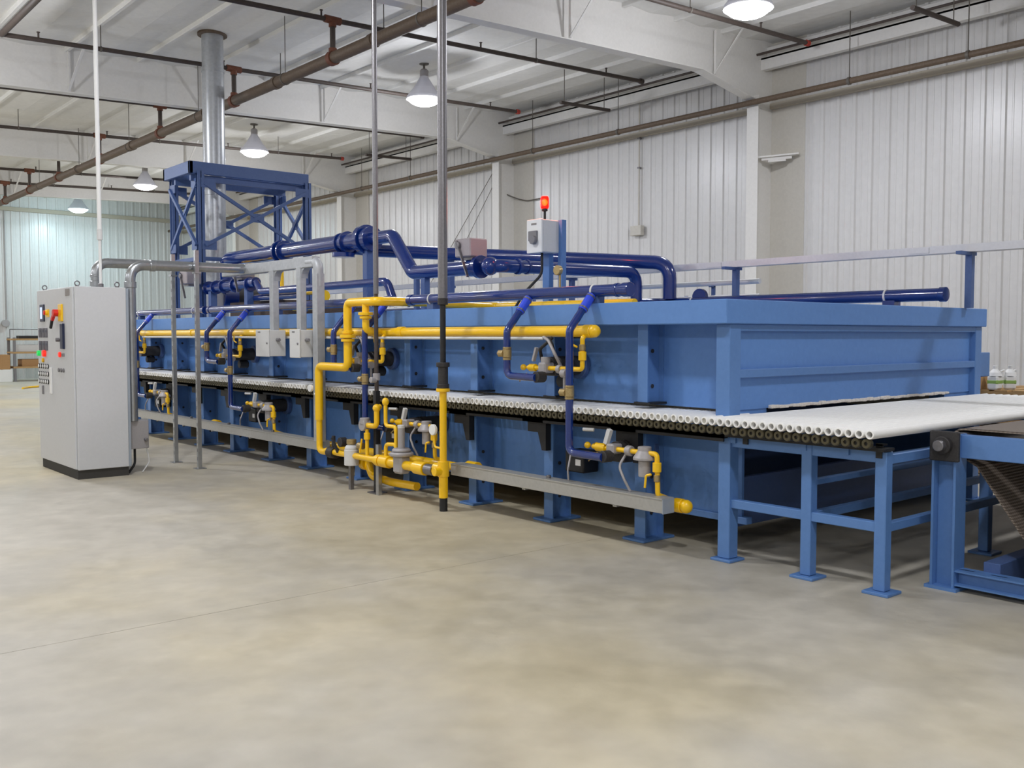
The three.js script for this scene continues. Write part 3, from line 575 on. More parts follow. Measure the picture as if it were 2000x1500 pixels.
// ---------------------------------------------------------------- combustion air pipes (dark blue)
{
  const t = thing('air_duct', 'thick dark blue air duct with flanges running over the kiln', 'air pipe', [6.5, 2, -11]);
  part(t, 'pipe', sweep([[6.5, 2.42, -14.76], [6.5, 2.78, -14.76], [6.5, 2.78, -10.5]], 0.108, 0.2, 20), M.navy);
  parts(t, 'flange', [disc('z', 6.5, 2.78, -12.86, 0.165, 0.05, 24), disc('z', 6.5, 2.78, -12.74, 0.15, 0.04, 24)], M.navy);
  parts(t, 'flange', [disc('z', 6.5, 2.78, -11.0, 0.14, 0.05, 24), disc('z', 6.5, 2.78, -11.15, 0.13, 0.04, 24)], M.navy);
  part(t, 'flange', [disc('z', 6.5, 2.78, -10.55, 0.185, 0.09, 24), disc('z', 6.5, 2.78, -10.43, 0.155, 0.1, 24)], M.navy);
  part(t, 'offset_pipe', sweep([[6.5, 2.78, -10.5], [6.5, 2.78, -9.93], [6.5, 2.31, -9.5], [6.5, 2.31, -8.3]], 0.082, 0.14, 18), M.navy);
  part(t, 'valve_body', [disc('z', 6.5, 2.31, -8.32, 0.1, 0.12, 20), disc('z', 6.5, 2.31, -8.22, 0.125, 0.06, 20), ball(6.5, 2.31, -8.05, 0.1)], M.navy);
  part(t, 'crossover_pipe', sweep([[6.5, 2.31, -8.05], [6.6, 2.31, -7.95], [8.42, 2.31, -7.7], [8.42, 1.98, -7.7]], 0.07, 0.16, 18), M.navy);
  parts(t, 'flange', [disc('x', 6.78, 2.31, -7.92, 0.085, 0.04), disc('x', 6.9, 2.31, -7.91, 0.08, 0.03)], M.navy);
  const a = thing('crossover_air_pipe', 'dark blue air pipe sloping across behind the offset duct', 'air pipe', [7.6, 2, -9.3]);
  part(a, 'pipe', sweep([[6.5, 2.74, -11.2], [6.85, 2.68, -10.86], [8.66, 2.41, -7.4], [8.66, 1.99, -7.4]], 0.082, 0.2, 18), M.navy);
  part(a, 'flange', disc('y', 6.5, 2.62, -11.1, 0.15, 0.06), M.navy);
  part(a, 'support_post', box(7.35, 7.42, 1.82, 2.56, -9.98, -9.91), M.tower);
  const h = thing('rear_air_header', 'dark blue air header lying along the far top edge of the kiln', 'air pipe', [8.6, 1.82, -8]);
  part(h, 'pipe', rod([8.72, 1.945, -4.2], [8.72, 1.945, -13.5], 0.06, 16), M.navy);
  part(h, 'end_cap', disc('z', 8.72, 1.945, -4.2, 0.068, 0.06), M.navy);
  for (const z of [-4.75, -7.1]) part(h, 'clamp', disc('z', 8.72, 1.945, z, 0.068, 0.02), M.white);
  for (const z of [-4.7, -6.5, -9, -11.5]) part(h, 'saddle', box(8.66, 8.78, 1.82, 1.9, z - 0.06, z + 0.06), M.navy);
  part(h, 'flange', disc('x', 8.72, 2.0, -7.0, 0.1, 0.05), M.navy);
  part(h, 'elbow', sweep([[8.42, 1.98, -7.7], [8.42, 1.945, -7.7], [8.72, 1.945, -7.6]], 0.062, 0.06), M.navy);
  const Hy = 1.918, Hx = 5.4;
  const header = (z0, z1, label) => {
    const q = thing('air_header', label, 'air pipe', [Hx, 1.82, (z0 + z1) / 2], 'air headers along the near top edge');
    part(q, 'pipe', rod([Hx, Hy, z0], [Hx, Hy, z1], 0.048, 16), M.navy);
    parts(q, 'end_cap', [disc('z', Hx, Hy, z0, 0.055, 0.07), disc('z', Hx, Hy, z0 - 0.1, 0.054, 0.03)], M.navy); part(q, 'end_cap', disc('z', Hx, Hy, z1, 0.055, 0.07), M.navy);
    for (let z = z0 - 0.35; z > z1; z -= 2.2) { part(q, 'clamp', disc('z', Hx, Hy, z, 0.055, 0.016), M.white, 'white clamp ring'); part(q, 'saddle', box(Hx - 0.02, Hx + 0.06, 1.82, 1.88, z - 0.05, z + 0.05), M.tower); }
    return q;
  };
  const h1 = header(-5.03, -7.92, 'dark blue air header above the nearest burners');
  header(-8.28, -12.8, 'dark blue air header behind the grey junction boxes');
  header(-13.0, -15.95, 'farthest dark blue air header beside the tower');
  part(h1, 'gauge', [rod([Hx, Hy, -5.78], [Hx, 2.07, -5.78], 0.01, 8), disc('x', Hx - 0.02, 2.1, -5.78, 0.04, 0.04)], M.brass);
  const leg = (z, low, label) => {
    const yb = low ? 0.665 : 1.235, q = thing('burner_air_pipe', label, 'air pipe', [5.15, yb, z], 'blue air pipes down to the burners');
    part(q, 'pipe', sweep([[Hx, Hy, z], [5.13, 1.61, z], [5.13, yb, z], [5.13, yb - 0.005, z + 0.36]], 0.031, 0.07, 14), M.navy);
    const A = V(Hx, Hy, z), B = V(5.13, 1.61, z), L = (t) => A.clone().lerp(B, t);
    part(q, 'hose_sleeve', rod(L(0.12), L(0.5), 0.037), M.sleeve, 'bright blue hose sleeve');
    parts(q, 'hose_clamp', [rod(L(0.15), L(0.18), 0.04), rod(L(0.44), L(0.47), 0.04)], M.steel);
    const yv = low ? 1.13 : 1.42;
    part(q, 'air_valve', [disc('y', 5.13, yv, z, 0.038, 0.07, 8), disc('z', 5.11, yv, z - 0.045, 0.032, 0.06, 6), disc('y', 5.13, yv + 0.045, z, 0.036, 0.02, 8), disc('y', 5.13, yv - 0.045, z, 0.036, 0.02, 8)], M.brass, 'brass air valve');
    part(q, 'burner_connection', disc('x', 5.17, yb, z + 0.36, 0.045, 0.09), M.iron);
  };
  leg(-5.38, 1, 'tall blue air pipe to the nearest lower burner'); leg(-6.13, 0, 'short blue air pipe to the nearest upper burner');
  leg(-8.36, 1, 'tall blue air pipe behind the narrow black pole'); leg(-8.98, 0, 'short blue air pipe behind the yellow gas riser');
  leg(-11.58, 1, 'tall blue air pipe left of the grey junction boxes'); leg(-12.3, 0, 'short blue air pipe right of the nearer strut post');
  leg(-14.95, 1, 'tall blue air pipe just right of the control cabinet'); leg(-15.7, 0, 'short blue air pipe half hidden by the control cabinet');
  // support posts on the kiln roof
  [[6.5, -10.5, 0.1, 2.68, 'wide blue support post under the duct flange'], [7.0, -10.15, 0.06, 2.4, 'thin blue support post right of the narrow black pole'], [6.5, -9.25, 0.08, 2.24, 'blue support post under the offset air duct']].forEach(([x, z, w, y, label]) =>
    solo('duct_support_post', label, 'post', [box(x - w / 2, x + w / 2, 1.82, y, z - w / 2, z + w / 2, 0.004), box(x - w, x + w, 1.82, 1.832, z - w, z + w)], M.tower, 'support posts on the kiln roof'));
  const v = thing('valve_actuator', 'mauve grey actuator box on the dark blue air duct', 'actuator', [6.5, 2.41, -8.4]);
  part(v, 'housing', box(6.38, 6.62, 2.42, 2.62, -8.52, -8.24, 0.012), std({ map: mottle(164, 156, 158, 8, 0.2), roughness: 0.5 }));
  part(v, 'linkage', [bar([6.36, 2.6, -8.46], [6.36, 2.2, -8.26], 0.03, 0.015), disc('x', 6.36, 2.55, -8.44, 0.04, 0.03), box(6.42, 6.58, 2.39, 2.42, -8.44, -8.26)], M.steel);
  const v2 = copy(v, [5.96, 2.36, -14.9], 'pale grey actuator box beside the strut post left of the tower leg');
  const v3 = copy(v, [6.22, 2.41, -13.55], 'grey actuator box below the left end of the thick air duct');
}
// ---------------------------------------------------------------- blower group by the tower
{
  const t = thing('combustion_blower', 'dark blue combustion blower and manifold at the tower foot', 'blower', [6.4, 1.82, -14]);
  part(t, 'manifold', sweep([[6.22, 2.31, -14.84], [6.22, 2.34, -13.1]], 0.075, 0.1, 16), M.navy);
  for (const z of [-14.8, -14.5, -14.2, -13.8, -13.3]) part(t, 'flange', disc('z', 6.22, 2.32, z, 0.105, 0.05), M.navy);
  part(t, 'scroll_housing', [disc('x', 6.49, 2.2, -14.76, 0.25, 0.24, 28, 0.01), box(6.38, 6.6, 2.2, 2.45, -14.98, -14.6)], M.navy);
  part(t, 'motor', [disc('x', 6.8, 2.2, -14.76, 0.14, 0.38, 20), disc('x', 7.01, 2.2, -14.76, 0.11, 0.04, 20)], M.iron);
  for (const z of [-14.65, -13.35]) part(t, 'leg', box(6.17, 6.27, 1.82, 2.26, z - 0.05, z + 0.05), M.tower);
  part(t, 'outlet_pipe', sweep([[6.22, 2.34, -13.1], [6.2, 2.2, -12.9], [6.2, 2.2, -9.6], [6.2, 1.95, -9.45]], 0.05, 0.12, 14), M.navy);
  part(t, 'return_pipe', sweep([[6.3, 2.12, -13.3], [6.3, 2.12, -11.9], [6.3, 1.9, -11.8]], 0.045, 0.1, 14), M.navy);
  part(t, 'exhaust_box', [box(6.4, 7.9, 1.82, 2.08, -14.42, -12.6, 0.01)], std({ map: mottle(84, 70, 60, 22, 0.3), roughness: 0.8 }));
  const g = thing('roof_gas_loop', 'yellow gas pipe loop on the kiln roof behind the junction boxes', 'gas pipe', [6.6, 1.82, -12.2]);
  part(g, 'pipe', sweep([[6.45, 2.16, -13.0], [6.45, 2.16, -11.6], [6.45, 1.95, -11.5], [6.45, 1.95, -12.4]], 0.035, 0.07), M.yellow);
  parts(g, 'valve', [disc('z', 6.45, 2.16, -12.3, 0.06, 0.12), disc('z', 6.45, 2.1, -11.55, 0.075, 0.1)], M.yellow);
  part(g, 'riser', sweep([[6.45, 2.16, -12.75], [6.45, 2.56, -12.75], [6.45, 2.56, -14.2]], 0.028, 0.06), M.yellow);
  parts(g, 'valve', [disc('z', 6.45, 2.56, -13.25, 0.07, 0.12), disc('z', 6.45, 2.56, -14.15, 0.07, 0.12)], M.yellow);
}
// ---------------------------------------------------------------- gas pipes (yellow)
{
  const up = thing('gas_header', 'yellow gas header along the top of the kiln side', 'gas pipe', [5.3, 1.55, -10]);
  part(up, 'pipe', rod([5.3, 1.602, -5.28], [5.3, 1.602, -15.15], 0.045, 16), M.yellow);
  part(up, 'end_cap', [ball(5.3, 1.602, -5.28, 0.05), disc('z', 5.3, 1.602, -5.34, 0.052, 0.08)], M.yellow); part(up, 'end_cap', ball(5.3, 1.602, -15.15, 0.05), M.yellow);
  for (const z of [-7.95, -10.6, -13.2]) part(up, 'coupling', disc('z', 5.3, 1.602, z, 0.054, 0.09), M.yellow);
  for (const z of [-5.6, -7.05, -9.1, -11.2, -13.35]) part(up, 'bracket', box(5.3, 5.5, 1.545, 1.557, z - 0.02, z + 0.02), M.iron);
  solo('signal_conduit', 'thin pale conduit slung under the upper gas header', 'conduit', [sweep([[5.24, 1.545, -5.8], [5.24, 1.545, -8.1], [5.24, 1.545, -15]], 0.013, 0.05, 8)], M.lightGrey);
  const lo = thing('lower_gas_header', 'yellow gas header half hidden behind the grey wireways', 'gas pipe', [5.37, 0.3, -10]);
  part(lo, 'pipe', rod([5.37, 0.345, -4.42], [5.37, 0.345, -15.2], 0.043, 16), M.yellow);
  part(lo, 'end_cap', [ball(5.37, 0.345, -4.42, 0.05), disc('z', 5.37, 0.345, -4.48, 0.052, 0.07)], M.yellow);
  for (const z of [-6.9, -12.6]) part(lo, 'coupling', disc('z', 5.37, 0.36, z, 0.062, 0.14), M.yellow);
  const way = (z0, z1, label) => {
    const w = thing('wireway', label, 'wireway', [5.23, 0.3, (z0 + z1) / 2], 'grey wireways along the kiln foot');
    part(w, 'trough', box(5.175, 5.29, 0.308, 0.41, z1, z0, 0.003), M.tray);
    const n = Math.ceil((z0 - z1) / 1.5), s = (z0 - z1) / n;
    for (let i = 0; i < n; i++) part(w, 'cover', box(5.17, 5.295, 0.405, 0.415, z1 + i * s + 0.002, z1 + (i + 1) * s - 0.002), M.tray);
    part(w, 'end_plate', box(5.172, 5.293, 0.305, 0.413, z0, z0 + 0.006), M.cabinetEdge);
    for (const z of POSTS) if (z < z0 - 0.1 && z > z1 + 0.1) part(w, 'bracket', box(5.2, 5.49, 0.29, 0.305, z - 0.02, z + 0.02), M.tray);
    for (let i = 1; i < n; i++) part(w, 'fitting', disc('y', 5.23, 0.425, z1 + i * s, 0.02, 0.03, 8), M.steel);
  };
  way(-4.47, -6.98, 'grey wireway ending at the yellow pipe cap near the table'); way(-9.38, -15.6, 'long grey wireway between control cabinet and yellow gas riser');
  // riser and loop beside the narrow pole
  const r = thing('gas_riser', 'yellow gas riser stepping up from the floor train to the kiln roof', 'gas pipe', [5.1, 0.3, -8.8]);
  part(r, 'pipe', sweep([[5.1, 0.66, -9.25], [5.1, 1.24, -9.25], [5.1, 1.24, -8.64], [5.1, 1.905, -8.64], [5.1, 1.905, -8.09], [5.62, 1.905, -8.09]], 0.044, 0.07, 16), M.yellow);
  part(r, 'pipe', sweep([[5.1, 0.68, -9.25], [5.1, 0.325, -9.25], [5.1, 0.325, -9.0]], 0.034, 0.06), M.yellow);
  part(r, 'union', [disc('y', 5.1, 1.56, -8.64, 0.082, 0.035), disc('y', 5.1, 1.52, -8.64, 0.07, 0.03), disc('y', 5.1, 1.6, -8.64, 0.06, 0.03)], M.yellow);
  part(r, 'branch_drop', sweep([[5.1, 1.9, -8.29], [5.1, 1.62, -8.29], [5.28, 1.605, -8.29]], 0.036, 0.05), M.yellow);
  part(r, 'union', [disc('y', 5.1, 1.785, -8.29, 0.075, 0.03), disc('y', 5.1, 1.75, -8.29, 0.06, 0.03)], M.yellow);
  part(r, 'gauge', [disc('x', 5.04, 1.0, -9.33, 0.04, 0.03), rod([5.07, 0.94, -9.3], [5.1, 0.92, -9.26], 0.012)], M.white);
  const c = thing('roof_gas_pipe', 'yellow gas pipe crossing the kiln roof behind the thick pole', 'gas pipe', [6.6, 1.83, -8.1]);
  part(c, 'pipe', sweep([[5.62, 1.905, -8.09], [6.76, 1.89, -8.3], [6.76, 1.875, -6.2]], 0.042, 0.08), M.yellow);
  // supply pole
  const s = thing('gas_supply_pole', 'thick gas supply pole, steel above and yellow below', 'pole', [5.05, 0, -6.92]);
  const px = 5.05, pz = -6.92, cyl = (y0, y1, q, m, name, label) => part(s, name, rod([px, y0, pz], [px, y1, pz], q, 16), m, label);
  cyl(0, 0.135, 0.036, M.black, 'floor_sleeve'); cyl(0.12, 0.43, 0.041, M.yellow, 'lower_pipe'); cyl(0.42, 1.09, 0.033, M.yellow, 'lower_pipe');
  part(s, 'flange', disc('y', px, 1.085, pz, 0.062, 0.03), M.yellow); part(s, 'coupling', [rod([px, 1.1, pz], [px, 1.31, pz], 0.045, 16), disc('y', px, 1.31, pz, 0.06, 0.04), disc('y', px, 1.12, pz, 0.055, 0.04)], M.iron);
  cyl(1.3, 1.87, 0.026, M.black, 'middle_pipe'); cyl(1.86, roofY(px) - 0.02, 0.043, M.steel, 'upper_pipe', 'brushed steel upper pipe'); part(s, 'reducer', disc('y', px, 1.87, pz, 0.046, 0.06), M.iron);
  part(s, 'tee', [disc('y', px, 0.38, pz, 0.052, 0.14), disc('z', px, 0.38, pz - 0.07, 0.045, 0.1), disc('x', px - 0.06, 0.36, pz, 0.038, 0.09)], M.yellow);
  part(s, 'gauge_pipe', sweep([[px, 0.56, pz - 0.02], [px, 0.565, pz - 0.13], [px, 0.66, pz - 0.14]], 0.011, 0.03, 8), M.yellow);
  part(s, 'pressure_gauge', disc('x', px - 0.01, 0.72, pz - 0.14, 0.05, 0.03), M.white, 'white pressure gauge');
  const p2 = thing('drop_pole', 'narrow black drop pole rising to the roof beside the gas riser', 'pole', [5.13, 0, -8.14]);
  part(p2, 'strut', [box(5.105, 5.155, 0, 1.02, -8.17, -8.12)], M.black); part(p2, 'pipe', rod([5.13, 1.0, -8.145], [5.13, 2.0, -8.145], 0.021), M.darkPipe); part(p2, 'pipe', rod([5.13, 1.98, -8.145], [5.13, roofY(5.13) - 0.02, -8.145], 0.026), M.steel);
  part(p2, 'junction_fitting', [disc('y', 5.13, 1.16, -8.145, 0.036, 0.07), disc('x', 5.09, 1.13, -8.145, 0.03, 0.06)], M.grey);
  part(p2, 'base_plate', box(5.06, 5.2, 0, 0.012, -8.22, -8.07), M.steel);
  // floor gas train
  const g = thing('gas_train', 'yellow gas train with grey regulators and bypass loops near the floor', 'gas pipe', [5.05, 0.3, -8]);
  const gz = (a, b, q) => rod([5.05, 0.35, a], [5.05, 0.35, b], q, 14);
  part(g, 'pipe', [gz(-9.02, -8.05, 0.032), gz(-8.05, -7.2, 0.044), gz(-7.2, -6.98, 0.034)], M.yellow);
  part(g, 'ball_valve', [disc('z', 5.06, 0.34, -8.9, 0.06, 0.12), disc('y', 5.06, 0.44, -8.88, 0.02, 0.16), bar([5.02, 0.5, -8.84], [5.02, 0.36, -8.72], 0.03, 0.012), disc('x', 5.05, 0.47, -8.68, 0.05, 0.07)], M.iron);
  part(g, 'strainer', [disc('y', 5.05, 0.33, -8.5, 0.075, 0.16), ball(5.05, 0.42, -8.5, 0.07, 0.7)], M.lightGrey); part(g, 'valve_handle', [disc('y', 5.05, 0.49, -8.5, 0.05, 0.05), disc('z', 5.07, 0.46, -8.35, 0.035, 0.08)], M.brass);
  part(g, 'union', [disc('z', 5.05, 0.35, -7.98, 0.058, 0.06), disc('z', 5.05, 0.35, -7.86, 0.06, 0.14)], M.yellow); part(g, 'union', [disc('z', 5.05, 0.35, -7.27, 0.062, 0.16)], M.yellow); part(g, 'union', disc('z', 5.05, 0.35, -7.12, 0.05, 0.12), M.steel);
  const reg = part(g, 'regulator', [box(4.99, 5.11, 0.265, 0.44, -7.66, -7.52, 0.02), disc('y', 5.05, 0.45, -7.59, 0.115, 0.04, 24, 0.012), disc('y', 5.05, 0.485, -7.59, 0.09, 0.04, 24, 0.015), disc('y', 5.05, 0.6, -7.59, 0.034, 0.2, 16)], M.grey);
  part(reg, 'regulator_cap', disc('y', 5.05, 0.71, -7.59, 0.035, 0.03), M.lightGrey);
  part(g, 'bypass', sweep([[5.05, 0.37, -8.2], [5.05, 0.64, -8.2]], 0.019), M.yellow); part(g, 'bypass', [disc('y', 5.05, 0.57, -8.2, 0.032, 0.07, 10), bar([5.02, 0.54, -8.25], [5.02, 0.4, -8.29], 0.016, 0.012)], M.yellow);
  part(g, 'pilot_regulator', [disc('x', 5.05, 0.68, -8.24, 0.06, 0.08), disc('y', 5.05, 0.72, -8.24, 0.05, 0.06)], M.grey);
  part(g, 'bypass', sweep([[5.05, 0.68, -8.2], [5.05, 0.68, -8.02], [5.05, 0.86, -8.02], [5.1, 0.87, -8.04]], 0.026, 0.05), M.yellow); part(g, 'bypass', [ball(5.05, 0.86, -8.02, 0.04)], M.yellow);
  part(g, 'bypass', sweep([[5.05, 0.37, -7.86], [5.05, 0.52, -7.86], [5.05, 0.53, -7.7], [5.05, 0.5, -7.68]], 0.019, 0.05), M.yellow);
  part(g, 'bypass', sweep([[5.05, 0.45, -7.68], [5.05, 0.7, -7.68], [5.05, 0.7, -7.86], [5.05, 0.92, -7.86]], 0.019, 0.04), M.yellow); part(g, 'bypass', ball(5.05, 0.93, -7.86, 0.034, 1.2), M.yellow);
  part(g, 'support_strut', box(5.03, 5.07, 0, 0.28, -8.53, -8.49), M.steel); part(g, 'support_strut', [box(5.06, 5.1, 0, 0.5, -8.06, -8.01)], M.galv);
  part(g, 'drain_loop', sweep([[5.2, 0.3, -8.45], [5.2, 0.14, -8.35], [5.2, 0.12, -8.0], [5.2, 0.13, -7.55]], 0.04, 0.1), M.yellow);
  part(g, 'drain_loop', disc('z', 5.2, 0.27, -8.46, 0.08, 0.08), M.yellow);
}
// ---------------------------------------------------------------- burners
{
  const upper = thing('upper_burner', 'upper gas burner with yellow feed nearest the table', 'burner', [5.25, 1.2, -5.8], 'upper burners');
  const B = (t, y, z) => { part(t, 'burner_flange', disc('x', 5.66, y, z, 0.115, 0.05, 20), M.tower); part(t, 'burner_body', [disc('x', 5.52, y, z, 0.08, 0.26, 20), disc('x', 5.36, y, z, 0.075, 0.1, 20), box(5.3, 5.42, y - 0.08, y + 0.02, z - 0.1, z + 0.1, 0.01)], M.iron); };
  B(upper, 1.32, -5.82);
  part(upper, 'gas_pipe', sweep([[5.3, 1.58, -5.36], [5.25, 1.55, -5.36], [5.25, 1.305, -5.36], [5.25, 1.305, -5.72], [5.25, 1.305, -6.0], [5.33, 1.31, -6.05]], 0.019, 0.03, 12), M.yellow);
  parts(upper, 'fitting', [disc('y', 5.25, 1.41, -5.36, 0.032, 0.07, 10), disc('z', 5.25, 1.305, -5.94, 0.032, 0.07, 10), ball(5.25, 1.305, -6.06, 0.026)], M.yellow);
  part(upper, 'shutoff_valve', [disc('y', 5.25, 1.475, -5.36, 0.026, 0.05, 8)], M.brass); part(upper, 'valve_handle', sweep([[5.21, 1.48, -5.38], [5.2, 1.5, -5.43], [5.2, 1.57, -5.43]], 0.009, 0.02, 8), M.yellow);
  parts(upper, 'gas_valve', [box(5.2, 5.31, 1.265, 1.35, -5.83, -5.74, 0.012), disc('y', 5.25, 1.37, -5.785, 0.04, 0.05, 12), disc('z', 5.25, 1.3, -5.62, 0.036, 0.04, 8)], M.grey);
  part(upper, 'needle_valve', [disc('z', 5.22, 1.27, -5.53, 0.035, 0.06, 10), rod([5.22, 1.27, -5.53], [5.22, 1.13, -5.53], 0.012, 8)], M.grey);
  part(upper, 'ignition_cable', [sweep([[5.28, 1.36, -5.86], [5.2, 1.46, -5.8], [5.22, 1.52, -5.72], [5.26, 1.55, -5.72]], 0.014, 0.05, 8), sweep([[5.3, 1.37, -5.72], [5.22, 1.5, -5.67], [5.24, 1.55, -5.74]], 0.011, 0.05, 8)], M.black);
  part(upper, 'flexible_conduit', [sweep([[5.28, 1.33, -5.64], [5.2, 1.42, -5.62], [5.22, 1.53, -5.72], [5.24, 1.555, -5.8]], 0.013, 0.08, 8), bar([5.22, 1.36, -5.9], [5.22, 1.47, -5.86], 0.03, 0.02)], M.grey);
  part(upper, 'flame_rod', rod([5.22, 1.26, -5.98], [5.18, 1.19, -6.03], 0.006, 6), M.brass);
  part(upper, 'insulation_plug', [disc('x', 5.5, 1.19, -5.82, 0.05, 0.12, 12)], M.black);
  copy(upper, [5.25, 1.2, -5.8 - 2.86], 'upper gas burner just right of the yellow gas riser');
  copy(upper, [5.25, 1.2, -5.8 - 6.18], 'upper gas burner left of the grey junction boxes');
  copy(upper, [5.25, 1.2, -5.8 - 9.6], 'upper gas burner partly hidden by the control cabinet');
  const low = thing('lower_burner', 'lower gas burner with yellow feed nearest the table', 'burner', [5.25, 0.34, -5], 'lower burners');
  B(low, 0.69, -5.06);
  part(low, 'gas_pipe', sweep([[5.37, 0.38, -4.59], [5.26, 0.42, -4.59], [5.25, 0.715, -4.59], [5.25, 0.715, -4.95], [5.25, 0.715, -5.24], [5.33, 0.72, -5.28]], 0.019, 0.03, 12), M.yellow);
  parts(low, 'fitting', [disc('y', 5.25, 0.62, -4.59, 0.033, 0.07, 10), disc('z', 5.25, 0.715, -5.15, 0.034, 0.1, 10), ball(5.25, 0.72, -5.3, 0.026)], M.yellow);
  part(low, 'valve_handle', sweep([[5.21, 0.57, -4.61], [5.2, 0.56, -4.65], [5.2, 0.47, -4.66]], 0.009, 0.02, 8), M.yellow);
  part(low, 'shutoff_valve', disc('y', 5.25, 0.54, -4.59, 0.024, 0.05, 8), M.brass);
  part(low, 'regulator', [disc('y', 5.25, 0.735, -4.71, 0.05, 0.05, 16), lathe([[0, 0.66], [0.085, 0.665], [0.085, 0.68], [0.05, 0.73], [0, 0.735]], 18).translate(5.25, 0, -4.71), disc('y', 5.25, 0.6, -4.71, 0.045, 0.12, 14)], M.grey);
  parts(low, 'gas_valve', [box(5.2, 5.31, 0.68, 0.755, -5.06, -4.98, 0.012), disc('z', 5.25, 0.715, -4.86, 0.04, 0.05, 8)], M.grey);
  parts(low, 'flame_scanner', [bar([5.24, 0.75, -5.09], [5.24, 0.86, -5.05], 0.035, 0.035), rod([5.28, 0.84, -5.26], [5.24, 0.84, -5.34], 0.014, 8)], M.lightGrey);
  part(low, 'flame_rod', rod([5.22, 0.68, -5.16], [5.18, 0.61, -5.22], 0.006, 6), M.brass);
  part(low, 'flexible_conduit', sweep([[5.27, 0.7, -4.9], [5.2, 0.6, -4.92], [5.2, 0.5, -4.86], [5.23, 0.42, -4.83]], 0.01, 0.08, 8), M.grey);
  const tr = part(low, 'ignition_transformer', [box(5.5, 5.68, 0.44, 0.62, -5.82, -5.6, 0.01)], M.black); part(tr, 'rating_plate', box(5.496, 5.502, 0.5, 0.55, -5.69, -5.63), M.lightGrey);
  part(tr, 'cable', sweep([[5.52, 0.6, -5.62], [5.35, 0.66, -5.58], [5.25, 0.5, -5.52], [5.24, 0.42, -5.5]], 0.008, 0.05, 8), M.grey);
  copy(low, [5.25, 0.34, -5 - 2.75], 'lower gas burner behind the floor gas train');
  copy(low, [5.25, 0.34, -5 - 6.05], 'lower gas burner below the grey junction boxes');
  copy(low, [5.25, 0.34, -5 - 9.45], 'lower gas burner just right of the control cabinet');
}
// ---------------------------------------------------------------- grey overhead wireway and junction boxes
{
  const w = thing('overhead_wireway', 'grey overhead wireway with rounded drops to the junction boxes', 'wireway', [5.16, 0.4, -10.3]);
  part(w, 'trunk', [box(5.11, 5.21, 2.31, 2.43, -11.75, -9.4, 0.006)], M.duct);
  part(w, 'bend', sweep([[5.16, 2.37, -9.55], [5.16, 2.37, -9.35], [5.16, 2.1, -9.35]], 0.055, 0.14, 14), M.duct);
  part(w, 'drop', box(5.11, 5.21, 0.41, 2.24, -9.4, -9.3, 0.006), M.duct);
  for (const z of [-10.36, -9.7]) {
    part(w, 'drop', box(5.1, 5.18, 1.62, 2.33, z - 0.045, z + 0.045, 0.006), M.duct);
    for (const s of [-1, 1]) part(w, 'corner_web', prism([[z + s * 0.045, 2.31], [z + s * 0.12, 2.31], [z + s * 0.075, 2.285], [z + s * 0.055, 2.25], [z + s * 0.045, 2.2]], 'x', 5.12, 5.2), M.duct);
  }
  const jb = (z0, z1, x0, x1, label) => {
    const t = thing('junction_box', label, 'junction box', [(x0 + x1) / 2, 1.33, (z0 + z1) / 2], 'junction boxes under the overhead wireway');
    part(t, 'body', box(x0 + 0.02, x1, 1.33, 1.63, z0, z1, 0.006), M.lightGrey); part(t, 'door', box(x0, x0 + 0.02, 1.325, 1.635, z0 - 0.004, z1 + 0.004, 0.005), M.lightGrey);
    part(t, 'latch', [disc('x', x0 - 0.004, 1.48, z1 - 0.03, 0.012, 0.012, 8), box(x0 - 0.003, x0, 1.6, 1.615, z0 + 0.06, z0 + 0.12)], M.midGrey); part(t, 'cable_gland', disc('z', (x0 + x1) / 2, 1.52, z1 + 0.03, 0.02, 0.06, 10), M.midGrey);
  };
  jb(-10.52, -10.2, 4.98, 5.2, 'grey junction box on the left, wider front'); jb(-9.68, -9.46, 4.98, 5.15, 'grey junction box on the right, beside the long vertical wireway');
  // strut posts
  [[-11.73, 'galvanised strut post farther from the camera'], [-11.0, 'perforated galvanised strut post nearer the camera']].forEach(([z, label]) => {
    const t = thing('strut_post', label, 'post', [4.48, 0, z], 'strut posts beside the cabinet');
    part(t, 'channel', [box(4.455, 4.46, 0, 2.56, z - 0.022, z + 0.022), box(4.46, 4.5, 0, 2.56, z - 0.022, z - 0.018), box(4.46, 4.5, 0, 2.56, z + 0.018, z + 0.022)], M.galv);
    for (let y = 0.1; y < 2.5; y += 0.1) part(t, 'slot', box(4.4535, 4.456, y, y + 0.04, z - 0.006, z + 0.006), M.midGrey);
    part(t, 'foot_plate', box(4.42, 4.54, 0, 0.008, z - 0.06, z + 0.06), M.galv);
    part(t, 'pipe_clip', box(4.44, 4.52, 2.29, 2.31, z - 0.04, z + 0.04), M.galv);
  });
}
